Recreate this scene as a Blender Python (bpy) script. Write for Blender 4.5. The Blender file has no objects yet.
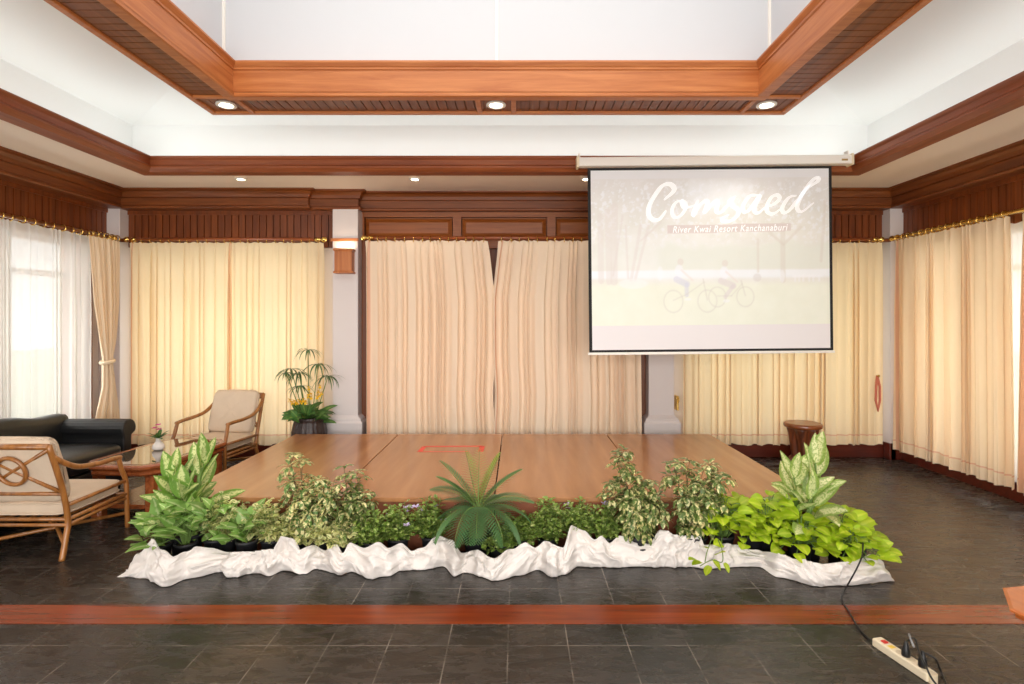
import bpy, bmesh, math, random
from mathutils import Vector, Matrix, noise, Quaternion
import numpy as np
R = random.Random(7)
PI = math.pi
sc = bpy.context.scene
C = sc.collection

# ---------------------------------------------------------------- camera, sky, lights, exposure
H, CX, CY, F = 1.62, 517.0, 321.0, 565.0
cam_d = bpy.data.cameras.new('camera'); cam = bpy.data.objects.new('camera', cam_d); C.objects.link(cam)
cam.location = (0, 0, H); cam.rotation_euler = (PI / 2, 0, 0)
cam_d.sensor_width = 36; cam_d.lens = 36 * F / 1024
cam_d.shift_x = -(CX - 512) / 1024; cam_d.shift_y = -(342 - CY) / 1024
cam_d.clip_start = 0.05; cam_d.clip_end = 200
sc.camera = cam
sc.view_settings.view_transform = 'Standard'; sc.view_settings.look = 'None'
sc.view_settings.gamma = 1; sc.view_settings.use_curve_mapping = False
sc.view_settings.exposure = 0.12
sc.cycles.use_denoising = True
sc.cycles.max_bounces = 10; sc.cycles.diffuse_bounces = 6; sc.cycles.transparent_max_bounces = 12
sc.cycles.sample_clamp_indirect = 8
W = bpy.data.worlds.new('sky'); sc.world = W; W.use_nodes = True
W.node_tree.nodes['Background'].inputs[0].default_value = (0.93, 0.97, 1.0, 1)
W.node_tree.nodes['Background'].inputs[1].default_value = 1.1

def area(name, loc, rot, sx, sy, power, col=(1, 1, 1), spread=PI):
    d = bpy.data.lights.new(name, 'AREA'); d.shape = 'RECTANGLE'; d.size = sx; d.size_y = sy
    d.energy = power; d.color = col; d.spread = spread
    o = bpy.data.objects.new(name, d); C.objects.link(o); o.location = loc; o.rotation_euler = rot
    return o
def srgb(r, g, b):
    f = lambda c: (c / 12.92 if c <= .04045 else ((c + .055) / 1.055) ** 2.4)
    return (f(r / 255), f(g / 255), f(b / 255), 1)
# daylight outside the windows (area lights just beyond the glass, shining in), plus an added rear fill
area('daylight_left', (-5.35, 4.6, 1.5), (0, -PI / 2, 0), 2.4, 3.8, 92, (1, .98, .95))
area('daylight_right', (5.07, 4.4, 1.5), (0, PI / 2, 0), 2.4, 3.6, 88, (1, .94, .82))
area('daylight_back_left', (-3.45, 7.4, 1.5), (-PI / 2, 0, 0), 2.2, 2.4, 38, (1, .95, .82))
area('daylight_back_right', (3.1, 7.4, 1.5), (-PI / 2, 0, 0), 2.2, 2.4, 26, (1, .94, .78))
area('rear_fill', (-.15, -2.95, 1.7), (PI / 2, 0, 0), 7.5, 2.6, 470, (1, .97, .93))  # soft fill added behind the camera to brighten the room
# added unseen fill light at the top of the lantern shaft
area('lantern_fill', (-.17, 2.0, 5.6), (0, 0, 0), 4.4, 4.6, 150, (1, .98, .96))
# fluorescent strips hidden on the cove ledge
area('cove_strip_back', (-.16, 6.02, 3.30), (PI, 0, 0), 7.8, .12, 11, (.93, 1, .98))
area('cove_strip_left', (-4.03, 2.2, 3.30), (PI, 0, 0), .12, 7.4, 11, (.93, 1, .98))
area('cove_strip_right', (3.70, 2.2, 3.30), (PI, 0, 0), .12, 7.4, 9, (.95, 1, .98))

def spot(name, loc, power, col=(1, .86, .66), size=1.9):
    d = bpy.data.lights.new(name, 'SPOT'); d.energy = power; d.color = col; d.spot_size = size; d.spot_blend = .6
    d.shadow_soft_size = .05
    o = bpy.data.objects.new(name, d); C.objects.link(o); o.location = loc
    return o

# ---------------------------------------------------------------- helpers
def at(px, py, Y):
    return Vector(((px - CX) / F * Y, Y, H - (py - CY) / F * Y))
def fl(px, py, z=0.0):
    Y = (H - z) * F / (py - CY); return Vector(((px - CX) / F * Y, Y, z))

class MB:
    def __init__(s): s.v = []; s.f = []; s.m = []; s.uv = {}; s.t = {}
    def add(s, vs, fs, mi=0):
        b = len(s.v); s.v += [tuple(p) for p in vs]
        for f in fs: s.f.append(tuple(b + i for i in f)); s.m.append(mi)
        return b
    def box(s, x0, x1, y0, y1, z0, z1, mi=0, M=None):
        vs = [Vector((x, y, z)) for x in (x0, x1) for y in (y0, y1) for z in (z0, z1)]
        if M is not None: vs = [M @ p for p in vs]
        s.add(vs, [(0, 1, 3, 2), (4, 6, 7, 5), (0, 4, 5, 1), (2, 3, 7, 6), (0, 2, 6, 4), (1, 5, 7, 3)], mi)
        return s
    def tube(s, pts, r, n=8, mi=0, cap=True, closed=False):
        pts = [Vector(p) for p in pts]; N = len(pts)
        rs = r if isinstance(r, (list, tuple)) else [r] * N
        tang = []
        for i in range(N):
            if closed: t = pts[(i + 1) % N] - pts[i - 1]
            else: t = pts[min(i + 1, N - 1)] - pts[max(i - 1, 0)]
            tang.append(t.normalized() if t.length > 1e-9 else Vector((0, 0, 1)))
        a = tang[0].orthogonal().normalized(); vs = []
        for i in range(N):
            a = (a - tang[i] * a.dot(tang[i]))
            a = a.normalized() if a.length > 1e-6 else tang[i].orthogonal().normalized()
            b = tang[i].cross(a)
            for k in range(n):
                w = 2 * PI * k / n
                vs.append(pts[i] + (a * math.cos(w) + b * math.sin(w)) * rs[i])
        fs = []
        for i in range(N if closed else N - 1):
            j = (i + 1) % N
            for k in range(n):
                k2 = (k + 1) % n
                fs.append((i * n + k, i * n + k2, j * n + k2, j * n + k))
        if cap and not closed:
            fs.append(tuple(range(n - 1, -1, -1))); fs.append(tuple((N - 1) * n + k for k in range(n)))
        s.add(vs, fs, mi); return s
    def lathe(s, prof, c=(0, 0, 0), n=28, mi=0, M=None, cap=True):
        vs = []
        for r, z in prof:
            for k in range(n):
                w = 2 * PI * k / n; p = Vector((r * math.cos(w), r * math.sin(w), z))
                if M is not None: p = M @ p
                vs.append(p + Vector(c))
        fs = []
        for i in range(len(prof) - 1):
            for k in range(n):
                k2 = (k + 1) % n
                fs.append((i * n + k, i * n + k2, (i + 1) * n + k2, (i + 1) * n + k))
        if cap and prof[0][0] > 1e-4: fs.append(tuple(range(n - 1, -1, -1)))
        if cap and prof[-1][0] > 1e-4: fs.append(tuple((len(prof) - 1) * n + k for k in range(n)))
        s.add(vs, fs, mi); return s
    def loops(s, rings, mi=0, cap=True, closed=True):
        n = len(rings[0]); vs = [p for r in rings for p in r]; fs = []
        for i in range(len(rings) - 1):
            for k in range(n if closed else n - 1):
                k2 = (k + 1) % n
                fs.append((i * n + k, i * n + k2, (i + 1) * n + k2, (i + 1) * n + k))
        if cap and closed:
            fs.append(tuple(range(n - 1, -1, -1))); fs.append(tuple((len(rings) - 1) * n + k for k in range(n)))
        s.add(vs, fs, mi); return s
    def superell(s, c, rx, ry, rz, e1=.35, e2=.6, nu=36, nv=18, M=None, mi=0):
        sg = lambda v, e: math.copysign(abs(v) ** e, v)
        vs = []
        for j in range(nv + 1):
            ph = -PI / 2 + PI * j / nv
            for i in range(nu):
                th = 2 * PI * i / nu
                p = Vector((rx * sg(math.cos(ph), e2) * sg(math.cos(th), e1), ry * sg(math.cos(ph), e2) * sg(math.sin(th), e1), rz * sg(math.sin(ph), e2)))
                p = p + Vector(c)
                vs.append(M @ p if M is not None else p)
        fs = []
        for j in range(nv):
            for i in range(nu):
                i2 = (i + 1) % nu
                fs.append((j * nu + i, j * nu + i2, (j + 1) * nu + i2, (j + 1) * nu + i))
        s.add(vs, fs, mi); return s
    def build(s, name, mats, parent=None, smooth=False, bevel=0, subsurf=0, kind=None):
        me = bpy.data.meshes.new(name)
        me.from_pydata(s.v, [], s.f)
        mats = mats if isinstance(mats, (list, tuple)) else [mats]
        for m in mats: me.materials.append(m)
        if len(mats) > 1: me.polygons.foreach_set('material_index', s.m)
        if smooth: me.polygons.foreach_set('use_smooth', [True] * len(me.polygons))
        if s.uv:
            uvl = me.uv_layers.new(name='uv')
            vi = np.empty(len(me.loops), dtype=np.int32); me.loops.foreach_get('vertex_index', vi)
            arr = np.zeros((len(s.v), 2), dtype=np.float32)
            for i, q in s.uv.items(): arr[i] = q
            uvl.data.foreach_set('uv', arr[vi].ravel())
        if s.t:
            ca = me.color_attributes.new('tint', 'FLOAT_COLOR', 'POINT')
            arr = np.ones((len(s.v), 4), dtype=np.float32)
            for i, q in s.t.items(): arr[i, :3] = q
            ca.data.foreach_set('color', arr.ravel())
        me.validate(); me.update()
        o = bpy.data.objects.new(name, me); C.objects.link(o)
        if parent: o.parent = parent
        if kind: o['kind'] = kind
        if bevel:
            b = o.modifiers.new('bevel', 'BEVEL'); b.width = bevel; b.segments = 2; b.limit_method = 'ANGLE'; b.angle_limit = .6
        if subsurf:
            b = o.modifiers.new('sub', 'SUBSURF'); b.levels = subsurf; b.render_levels = subsurf
        return o

def tag(o, label, cat, group=None):
    o['label'] = label; o['category'] = cat
    if group: o['group'] = group
    return o
def thing(name, label, cat, loc=(0, 0, 0), rz=0, group=None, rot=None):
    o = bpy.data.objects.new(name, None); C.objects.link(o); o.location = loc
    o.rotation_euler = rot if rot else (0, 0, rz); o.empty_display_size = .1
    return tag(o, label, cat, group)
def copy_tree(o, loc, rz, label, group=None):
    kids = {}
    for q in sc.objects: kids.setdefault(q.parent, []).append(q)
    def rec(q, par):
        c = q.copy(); C.objects.link(c)
        if par: c.parent = par
        for k in kids.get(q, []): rec(k, c)
        return c
    r = rec(o, None); r.location = loc; r.rotation_euler = (0, 0, rz); r['label'] = label
    if group: r['group'] = group
    return r
def catmull(pts, n=8):
    pts = [Vector(p) for p in pts]; out = []
    for i in range(len(pts) - 1):
        p0 = pts[max(i - 1, 0)]; p1 = pts[i]; p2 = pts[i + 1]; p3 = pts[min(i + 2, len(pts) - 1)]
        for k in range(n):
            t = k / n
            out.append(.5 * ((2 * p1) + (p2 - p0) * t + (2 * p0 - 5 * p1 + 4 * p2 - p3) * t * t + (3 * p1 - p0 - 3 * p2 + p3) * t ** 3))
    out.append(pts[-1]); return out
def off_poly(poly, d):          # convex CCW polygon moved inwards by d
    n = len(poly); out = []
    for i in range(n):
        a, b, c = Vector(poly[i - 1]), Vector(poly[i]), Vector(poly[(i + 1) % n])
        e1 = (b - a).normalized(); e2 = (c - b).normalized()
        n1 = Vector((-e1.y, e1.x)); n2 = Vector((-e2.y, e2.x))
        m = (n1 + n2); m = m / max(m.dot(n1), 1e-4)
        out.append(b + m * d)
    return out
def sweep(mb, path, prof, mi=0, closed=False, miY=None):   # path of (x,y), left normal = offset direction; prof of (offset, z)
    n = len(path); P = [Vector(p) for p in path]; rings = []
    for i in range(n):
        if closed: a, b, c = P[i - 1], P[i], P[(i + 1) % n]
        else: a, b, c = P[max(i - 1, 0)], P[i], P[min(i + 1, n - 1)]
        e1 = (b - a); e2 = (c - b)
        if e1.length < 1e-9: e1 = e2
        if e2.length < 1e-9: e2 = e1
        e1 = e1.normalized(); e2 = e2.normalized()
        n1 = Vector((-e1.y, e1.x)); n2 = Vector((-e2.y, e2.x)); m = n1 + n2; m = m / max(m.dot(n1), 1e-3)
        rings.append([Vector((b.x + m.x * o, b.y + m.y * o, z)) for o, z in prof])
    if closed: rings.append(rings[0])
    f0 = len(mb.f); mb.loops(rings, mi, cap=not closed); k = len(prof)
    for i in range(len(rings) - 1):
        d_ = P[(i + 1) % n] - P[i]
        if miY is not None and abs(d_.y) > abs(d_.x):
            for j in range(k): mb.m[f0 + i * k + j] = miY
    return mb

# ---------------------------------------------------------------- materials
def newmat(name):
    m = bpy.data.materials.new(name); m.use_nodes = True
    nt = m.node_tree; b = nt.nodes['Principled BSDF']
    return m, nt, b
def N(nt, t, **kw):
    n = nt.nodes.new(t)
    for k, v in kw.items(): setattr(n, k, v)
    return n
def ramp(nt, stops):
    n = N(nt, 'ShaderNodeValToRGB'); e = n.color_ramp.elements
    while len(e) < len(stops): e.new(.5)
    for q, (p, c) in zip(e, stops): q.position = p; q.color = c
    return n
def plain(name, col, rough=.5, metal=0, bump=0, bscale=60, var=.0, coat=0, spec=.5):
    m, nt, b = newmat(name)
    b.inputs['Base Color'].default_value = col; b.inputs['Roughness'].default_value = rough
    b.inputs['Metallic'].default_value = metal; b.inputs['Coat Weight'].default_value = coat
    b.inputs['Specular IOR Level'].default_value = spec
    tc = N(nt, 'ShaderNodeTexCoord')
    if var:
        nz = N(nt, 'ShaderNodeTexNoise'); nz.inputs['Scale'].default_value = 5; nz.inputs['Detail'].default_value = 6
        nt.links.new(tc.outputs['Object'], nz.inputs['Vector'])
        lo = tuple(c * (1 - var) for c in col[:3]) + (1,); hi = tuple(min(1, c * (1 + var)) for c in col[:3]) + (1,)
        r = ramp(nt, [(.3, lo), (.7, hi)]); nt.links.new(nz.outputs['Fac'], r.inputs[0]); nt.links.new(r.outputs[0], b.inputs['Base Color'])
    if bump:
        nz = N(nt, 'ShaderNodeTexNoise'); nz.inputs['Scale'].default_value = bscale; nz.inputs['Detail'].default_value = 4
        nt.links.new(tc.outputs['Object'], nz.inputs['Vector'])
        bp = N(nt, 'ShaderNodeBump'); bp.inputs['Strength'].default_value = bump; bp.inputs['Distance'].default_value = .01
        nt.links.new(nz.outputs['Fac'], bp.inputs['Height']); nt.links.new(bp.outputs[0], b.inputs['Normal'])
    return m
def wood(name, c1, c2, axis='X', rough=.42, coat=.06, scale=1.0):
    m, nt, b = newmat(name)
    tc = N(nt, 'ShaderNodeTexCoord'); mp = N(nt, 'ShaderNodeMapping')
    s = {'X': (.9, 14, 14), 'Y': (14, .9, 14), 'Z': (14, 14, .9)}[axis]
    mp.inputs['Scale'].default_value = tuple(q * scale for q in s)
    nt.links.new(tc.outputs['Object'], mp.inputs['Vector'])
    nz = N(nt, 'ShaderNodeTexNoise'); nz.inputs['Scale'].default_value = 1.5; nz.inputs['Detail'].default_value = 7; nz.inputs['Roughness'].default_value = .62; nz.inputs['Distortion'].default_value = .6
    nt.links.new(mp.outputs[0], nz.inputs['Vector'])
    r = ramp(nt, [(.3, c1), (.68, c2)]); nt.links.new(nz.outputs['Fac'], r.inputs[0])
    nt.links.new(r.outputs[0], b.inputs['Base Color'])
    b.inputs['Roughness'].default_value = rough; b.inputs['Coat Weight'].default_value = coat; b.inputs['Coat Roughness'].default_value = .25
    bp = N(nt, 'ShaderNodeBump'); bp.inputs['Strength'].default_value = .08; bp.inputs['Distance'].default_value = .004
    nt.links.new(nz.outputs['Fac'], bp.inputs['Height']); nt.links.new(bp.outputs[0], b.inputs['Normal'])
    return m
TK1, TK2 = srgb(168, 92, 42), srgb(200, 126, 70)
teakX = wood('teak_x', TK1, TK2, 'X'); teakY = wood('teak_y', TK1, TK2, 'Y'); teakZ = wood('teak_z', TK1, TK2, 'Z')
RD1, RD2 = srgb(98, 46, 13), srgb(138, 74, 27)
redX = wood('red_wood_x', RD1, RD2, 'X'); redY = wood('red_wood_y', RD1, RD2, 'Y'); redZ = wood('red_wood_z', RD1, RD2, 'Z')
BM1, BM2 = srgb(124, 60, 28), srgb(156, 86, 46)
panelX = wood('panel_wood_x', srgb(128, 64, 20), srgb(166, 94, 38), 'X'); beadZ = wood('bead_wood_z', srgb(94, 42, 13), srgb(134, 68, 24), 'Z')
beamX = wood('beam_wood_x', BM1, BM2, 'X'); beamY = wood('beam_wood_y', BM1, BM2, 'Y')
tableW = wood('table_wood', srgb(120, 58, 28), srgb(165, 92, 48), 'Y', .25, .5)
tableO = wood('orange_table_wood', srgb(170, 84, 34), srgb(205, 115, 52), 'Y', .25, .5)
stumpW = wood('stump_wood', srgb(45, 22, 14), srgb(140, 72, 36), 'Z', .4, .2, 2.0)
rodW = wood('rod_wood', srgb(120, 62, 24), srgb(160, 92, 40), 'X', .3, .4)
rodR = wood('red_rod_wood', srgb(124, 58, 26), srgb(164, 88, 44), 'X', .3, .3)
rattan = wood('rattan', srgb(128, 78, 32), srgb(176, 116, 56), 'Z', .35, .4, 1.5)
plaster = plain('plaster', srgb(226, 218, 214), .75, bump=.06, bscale=40)
ceilw = plain('ceiling_white', srgb(238, 240, 240), .8, bump=.05, bscale=30)
soffm = plain('soffit_cream', srgb(240, 226, 212), .8)
shaftm = plain('shaft_grey_white', srgb(206, 208, 211), .7)
whitep = plain('white_paint', srgb(240, 236, 228), .45)
colm = plain('column_plaster', srgb(222, 214, 212), .6)
brass = plain('brass', srgb(232, 196, 112), .25, 1)
blackm = plain('black_plastic', srgb(18, 18, 19), .4)
potm = plain('nursery_pot_plastic', srgb(38, 38, 42), .5, var=.2)
soil = plain('potting_soil', srgb(62, 42, 30), .95, bump=1, bscale=80, var=.4)
leather = plain('black_leather', srgb(26, 27, 28), .38, bump=.15, bscale=140)
cushm = plain('beige_canvas', srgb(214, 194, 170), .9, bump=.3, bscale=26, var=.06)
stem_m = plain('green_stem', srgb(104, 132, 62), .6)
wood_stem = plain('woody_stem', srgb(110, 96, 62), .8)
flower_y = plain('yellow_petals', srgb(240, 196, 30), .6)
flower_l = plain('lilac_petals', srgb(212, 196, 232), .6)
flower_p = plain('magenta_petals', srgb(196, 52, 130), .6)
ivory = plain('ivory_plastic', srgb(232, 218, 188), .4)
redp = plain('red_switch', srgb(200, 40, 36), .35)
yellowp = plain('yellow_sticker', srgb(235, 200, 80), .5)
greyp = plain('grey_cable', srgb(150, 150, 150), .5)
tapem = plain('red_tape', srgb(232, 74, 62), .5)
coral = plain('coral_cloth', srgb(214, 128, 104), .9)
glassm, nt, b = newmat('window_glass')
b.inputs['Base Color'].default_value = (1, 1, 1, 1); b.inputs['Roughness'].default_value = .02
tr = N(nt, 'ShaderNodeBsdfTransparent'); mx = N(nt, 'ShaderNodeMixShader'); mx.inputs[0].default_value = .08
nt.links.new(tr.outputs[0], mx.inputs[1]); nt.links.new(b.outputs[0], mx.inputs[2]); nt.links.new(mx.outputs[0], nt.nodes['Material Output'].inputs[0])
tglass = plain('table_glass', srgb(70, 52, 38), .03, spec=.9, coat=1)
def emis(name, col, st):
    m, nt, b = newmat(name); b.inputs['Emission Color'].default_value = col; b.inputs['Emission Strength'].default_value = st
    b.inputs['Base Color'].default_value = col; return m
lampm = emis('lamp_glow', (1, .9, .72, 1), 14)
sconce_glow = emis('sconce_bulb', (1, .85, .6, 1), 12)

def slate():
    m, nt, b = newmat('slate_tiles')
    tc = N(nt, 'ShaderNodeTexCoord'); mp = N(nt, 'ShaderNodeMapping')
    mp.inputs['Location'].default_value = (.045, .18, 0)
    nt.links.new(tc.outputs['Object'], mp.inputs['Vector'])
    bt = N(nt, 'ShaderNodeTexBrick'); bt.offset = 0; bt.squash = 1
    bt.inputs['Scale'].default_value = 1; bt.inputs['Brick Width'].default_value = .3; bt.inputs['Row Height'].default_value = .3
    bt.inputs['Mortar Size'].default_value = .003; bt.inputs['Mortar Smooth'].default_value = .2
    bt.inputs['Color1'].default_value = (0, 0, 0, 1); bt.inputs['Color2'].default_value = (1, 1, 1, 1); bt.inputs['Mortar'].default_value = (.5, .5, .5, 1)
    nt.links.new(mp.outputs[0], bt.inputs['Vector'])
    n1 = N(nt, 'ShaderNodeTexNoise'); n1.inputs['Scale'].default_value = 1.3; n1.inputs['Detail'].default_value = 5
    nt.links.new(tc.outputs['Object'], n1.inputs['Vector'])
    mp2 = N(nt, 'ShaderNodeMapping'); mp2.inputs['Scale'].default_value = (5, 14, 5); mp2.inputs['Rotation'].default_value = (0, 0, .35)
    nt.links.new(tc.outputs['Object'], mp2.inputs['Vector'])
    n2 = N(nt, 'ShaderNodeTexNoise'); n2.inputs['Scale'].default_value = 1; n2.inputs['Detail'].default_value = 8; n2.inputs['Roughness'].default_value = .65
    n2.inputs['Distortion'].default_value = 1.2
    nt.links.new(mp2.outputs[0], n2.inputs['Vector'])
    r1 = ramp(nt, [(.3, srgb(40, 36, 33)), (.55, srgb(58, 52, 47)), (.75, srgb(78, 64, 51))]); nt.links.new(n1.outputs['Fac'], r1.inputs[0])
    r2 = ramp(nt, [(.35, (.55, .55, .55, 1)), (.7, (1.3, 1.28, 1.25, 1))]); nt.links.new(n2.outputs['Fac'], r2.inputs[0])
    mm = N(nt, 'ShaderNodeMix', data_type='RGBA', blend_type='MULTIPLY'); mm.inputs[0].default_value = 1
    nt.links.new(r1.outputs[0], mm.inputs[6]); nt.links.new(r2.outputs[0], mm.inputs[7])
    rt = ramp(nt, [(0, (.72, .74, .76, 1)), (1, (1.2, 1.17, 1.12, 1))]); nt.links.new(bt.outputs['Color'], rt.inputs[0])
    m2 = N(nt, 'ShaderNodeMix', data_type='RGBA', blend_type='MULTIPLY'); m2.inputs[0].default_value = 1
    nt.links.new(mm.outputs[2], m2.inputs[6]); nt.links.new(rt.outputs[0], m2.inputs[7])
    # broken pale joints
    nm = N(nt, 'ShaderNodeTexNoise'); nm.inputs['Scale'].default_value = 4; nt.links.new(tc.outputs['Object'], nm.inputs['Vector'])
    rm = ramp(nt, [(.43, (.06, .06, .06, 1)), (.62, (.55, .55, .55, 1))]); nt.links.new(nm.outputs['Fac'], rm.inputs[0])
    mu = N(nt, 'ShaderNodeMath', operation='MULTIPLY'); nt.links.new(bt.outputs['Fac'], mu.inputs[0]); nt.links.new(rm.outputs[0], mu.inputs[1])
    m3 = N(nt, 'ShaderNodeMix', data_type='RGBA'); nt.links.new(mu.outputs[0], m3.inputs[0])
    nt.links.new(m2.outputs[2], m3.inputs[6]); m3.inputs[7].default_value = srgb(165, 152, 138)
    nt.links.new(m3.outputs[2], b.inputs['Base Color'])
    rr = ramp(nt, [(.3, (.16, .16, .16, 1)), (.7, (.36, .36, .36, 1))]); nt.links.new(n2.outputs['Fac'], rr.inputs[0])
    nt.links.new(rr.outputs[0], b.inputs['Roughness'])
    ad = N(nt, 'ShaderNodeMath', operation='SUBTRACT'); nt.links.new(n2.outputs['Fac'], ad.inputs[0]); nt.links.new(bt.outputs['Fac'], ad.inputs[1])
    bp = N(nt, 'ShaderNodeBump'); bp.inputs['Strength'].default_value = .35; bp.inputs['Distance'].default_value = .012
    nt.links.new(ad.outputs[0], bp.inputs['Height']); nt.links.new(bp.outputs[0], b.inputs['Normal'])
    return m
slatem = slate()
stripm = wood('floor_strip_wood', srgb(100, 30, 6), srgb(148, 58, 16), 'X', .25, .4)

def stage_mat():
    m, nt, b = newmat('stage_vinyl')
    tc = N(nt, 'ShaderNodeTexCoord'); mp = N(nt, 'ShaderNodeMapping'); mp.inputs['Scale'].default_value = (5, .5, 3)
    nt.links.new(tc.outputs['Object'], mp.inputs['Vector'])
    nz = N(nt, 'ShaderNodeTexNoise'); nz.inputs['Scale'].default_value = 1.6; nz.inputs['Detail'].default_value = 5; nt.links.new(mp.outputs[0], nz.inputs['Vector'])
    r = ramp(nt, [(.3, srgb(156, 106, 66)), (.7, srgb(184, 130, 86))]); nt.links.new(nz.outputs['Fac'], r.inputs[0])
    nt.links.new(r.outputs[0], b.inputs['Base Color']); b.inputs['Roughness'].default_value = .22
    n2 = N(nt, 'ShaderNodeTexNoise'); n2.inputs['Scale'].default_value = 2.2; nt.links.new(tc.outputs['Object'], n2.inputs['Vector'])
    bp = N(nt, 'ShaderNodeBump'); bp.inputs['Strength'].default_value = .1; bp.inputs['Distance'].default_value = .02
    nt.links.new(n2.outputs['Fac'], bp.inputs['Height']); nt.links.new(bp.outputs[0], b.inputs['Normal'])
    return m
stagem = stage_mat()
skirtm = plain('stage_skirt_shaded', srgb(140, 78, 48), .6, var=.12)  # same brown as the deck, with the front's shade put into the colour

def curtain_mat(name, col, trans, stitch=True, sheer=0.0):
    m, nt, b = newmat(name); out = nt.nodes['Material Output']
    uv = N(nt, 'ShaderNodeUVMap'); uv.uv_map = 'uv'; sp = N(nt, 'ShaderNodeSeparateXYZ'); nt.links.new(uv.outputs[0], sp.inputs[0])
    tc = N(nt, 'ShaderNodeTexCoord')
    base = N(nt, 'ShaderNodeMix', data_type='RGBA'); base.inputs[6].default_value = col; base.inputs[7].default_value = srgb(226, 160, 128)
    def band(sock, c, w):
        a = N(nt, 'ShaderNodeMath', operation='COMPARE'); nt.links.new(sock, a.inputs[0]); a.inputs[1].default_value = c; a.inputs[2].default_value = w; return a
    if stitch:
        a = band(sp.outputs[1], .115, .007); c2 = band(sp.outputs[0], .035, .008)
        mx = N(nt, 'ShaderNodeMath', operation='MAXIMUM'); nt.links.new(a.outputs[0], mx.inputs[0]); nt.links.new(c2.outputs[0], mx.inputs[1])
        ml = N(nt, 'ShaderNodeMath', operation='MULTIPLY'); nt.links.new(mx.outputs[0], ml.inputs[0]); ml.inputs[1].default_value = .6
        nt.links.new(ml.outputs[0], base.inputs[0])
    else: base.inputs[0].default_value = 0
    df = N(nt, 'ShaderNodeBsdfDiffuse'); tl = N(nt, 'ShaderNodeBsdfTranslucent')
    nt.links.new(base.outputs[2], df.inputs[0]); nt.links.new(base.outputs[2], tl.inputs[0])
    mp = N(nt, 'ShaderNodeMapping'); mp.inputs['Scale'].default_value = (60, 60, 60); nt.links.new(tc.outputs['Object'], mp.inputs[0])
    nz = N(nt, 'ShaderNodeTexNoise'); nz.inputs['Scale'].default_value = 3; nt.links.new(mp.outputs[0], nz.inputs['Vector'])
    bp = N(nt, 'ShaderNodeBump'); bp.inputs['Strength'].default_value = .15; bp.inputs['Distance'].default_value = .004
    nt.links.new(nz.outputs['Fac'], bp.inputs['Height']); nt.links.new(bp.outputs[0], df.inputs['Normal'])
    s = N(nt, 'ShaderNodeMixShader')
    h1 = N(nt, 'ShaderNodeMath', operation='GREATER_THAN'); nt.links.new(sp.outputs[1], h1.inputs[0]); h1.inputs[1].default_value = 2.28
    h2 = N(nt, 'ShaderNodeMath', operation='LESS_THAN'); nt.links.new(sp.outputs[1], h2.inputs[0]); h2.inputs[1].default_value = .12 if stitch else -9
    h3 = N(nt, 'ShaderNodeMath', operation='MAXIMUM'); nt.links.new(h1.outputs[0], h3.inputs[0]); nt.links.new(h2.outputs[0], h3.inputs[1])
    h4 = N(nt, 'ShaderNodeMath', operation='MULTIPLY_ADD'); nt.links.new(h3.outputs[0], h4.inputs[0]); h4.inputs[1].default_value = -.5 * trans; h4.inputs[2].default_value = trans
    nt.links.new(h4.outputs[0], s.inputs[0])
    nt.links.new(df.outputs[0], s.inputs[1]); nt.links.new(tl.outputs[0], s.inputs[2])
    last = s
    if sheer:
        tp = N(nt, 'ShaderNodeBsdfTransparent'); s2 = N(nt, 'ShaderNodeMixShader'); s2.inputs[0].default_value = sheer
        nt.links.new(s.outputs[0], s2.inputs[1]); nt.links.new(tp.outputs[0], s2.inputs[2]); last = s2
    nt.links.new(last.outputs[0], out.inputs[0]); nt.nodes.remove(b)
    return m
curt_glow = curtain_mat('cream_curtain_thin', srgb(246, 226, 190), .40)
curt_right = curtain_mat('cream_curtain_side', srgb(244, 222, 190), .38)
curt_lined = curtain_mat('cream_curtain_lined', srgb(248, 226, 200), .08)
curt_tie = curtain_mat('cream_curtain_tied', srgb(248, 230, 202), .08)
sheerm = curtain_mat('white_sheer', srgb(236, 234, 230), .45, False, .24)
clothm = curtain_mat('white_cotton_cloth', srgb(240, 234, 228), .12, False)

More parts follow.
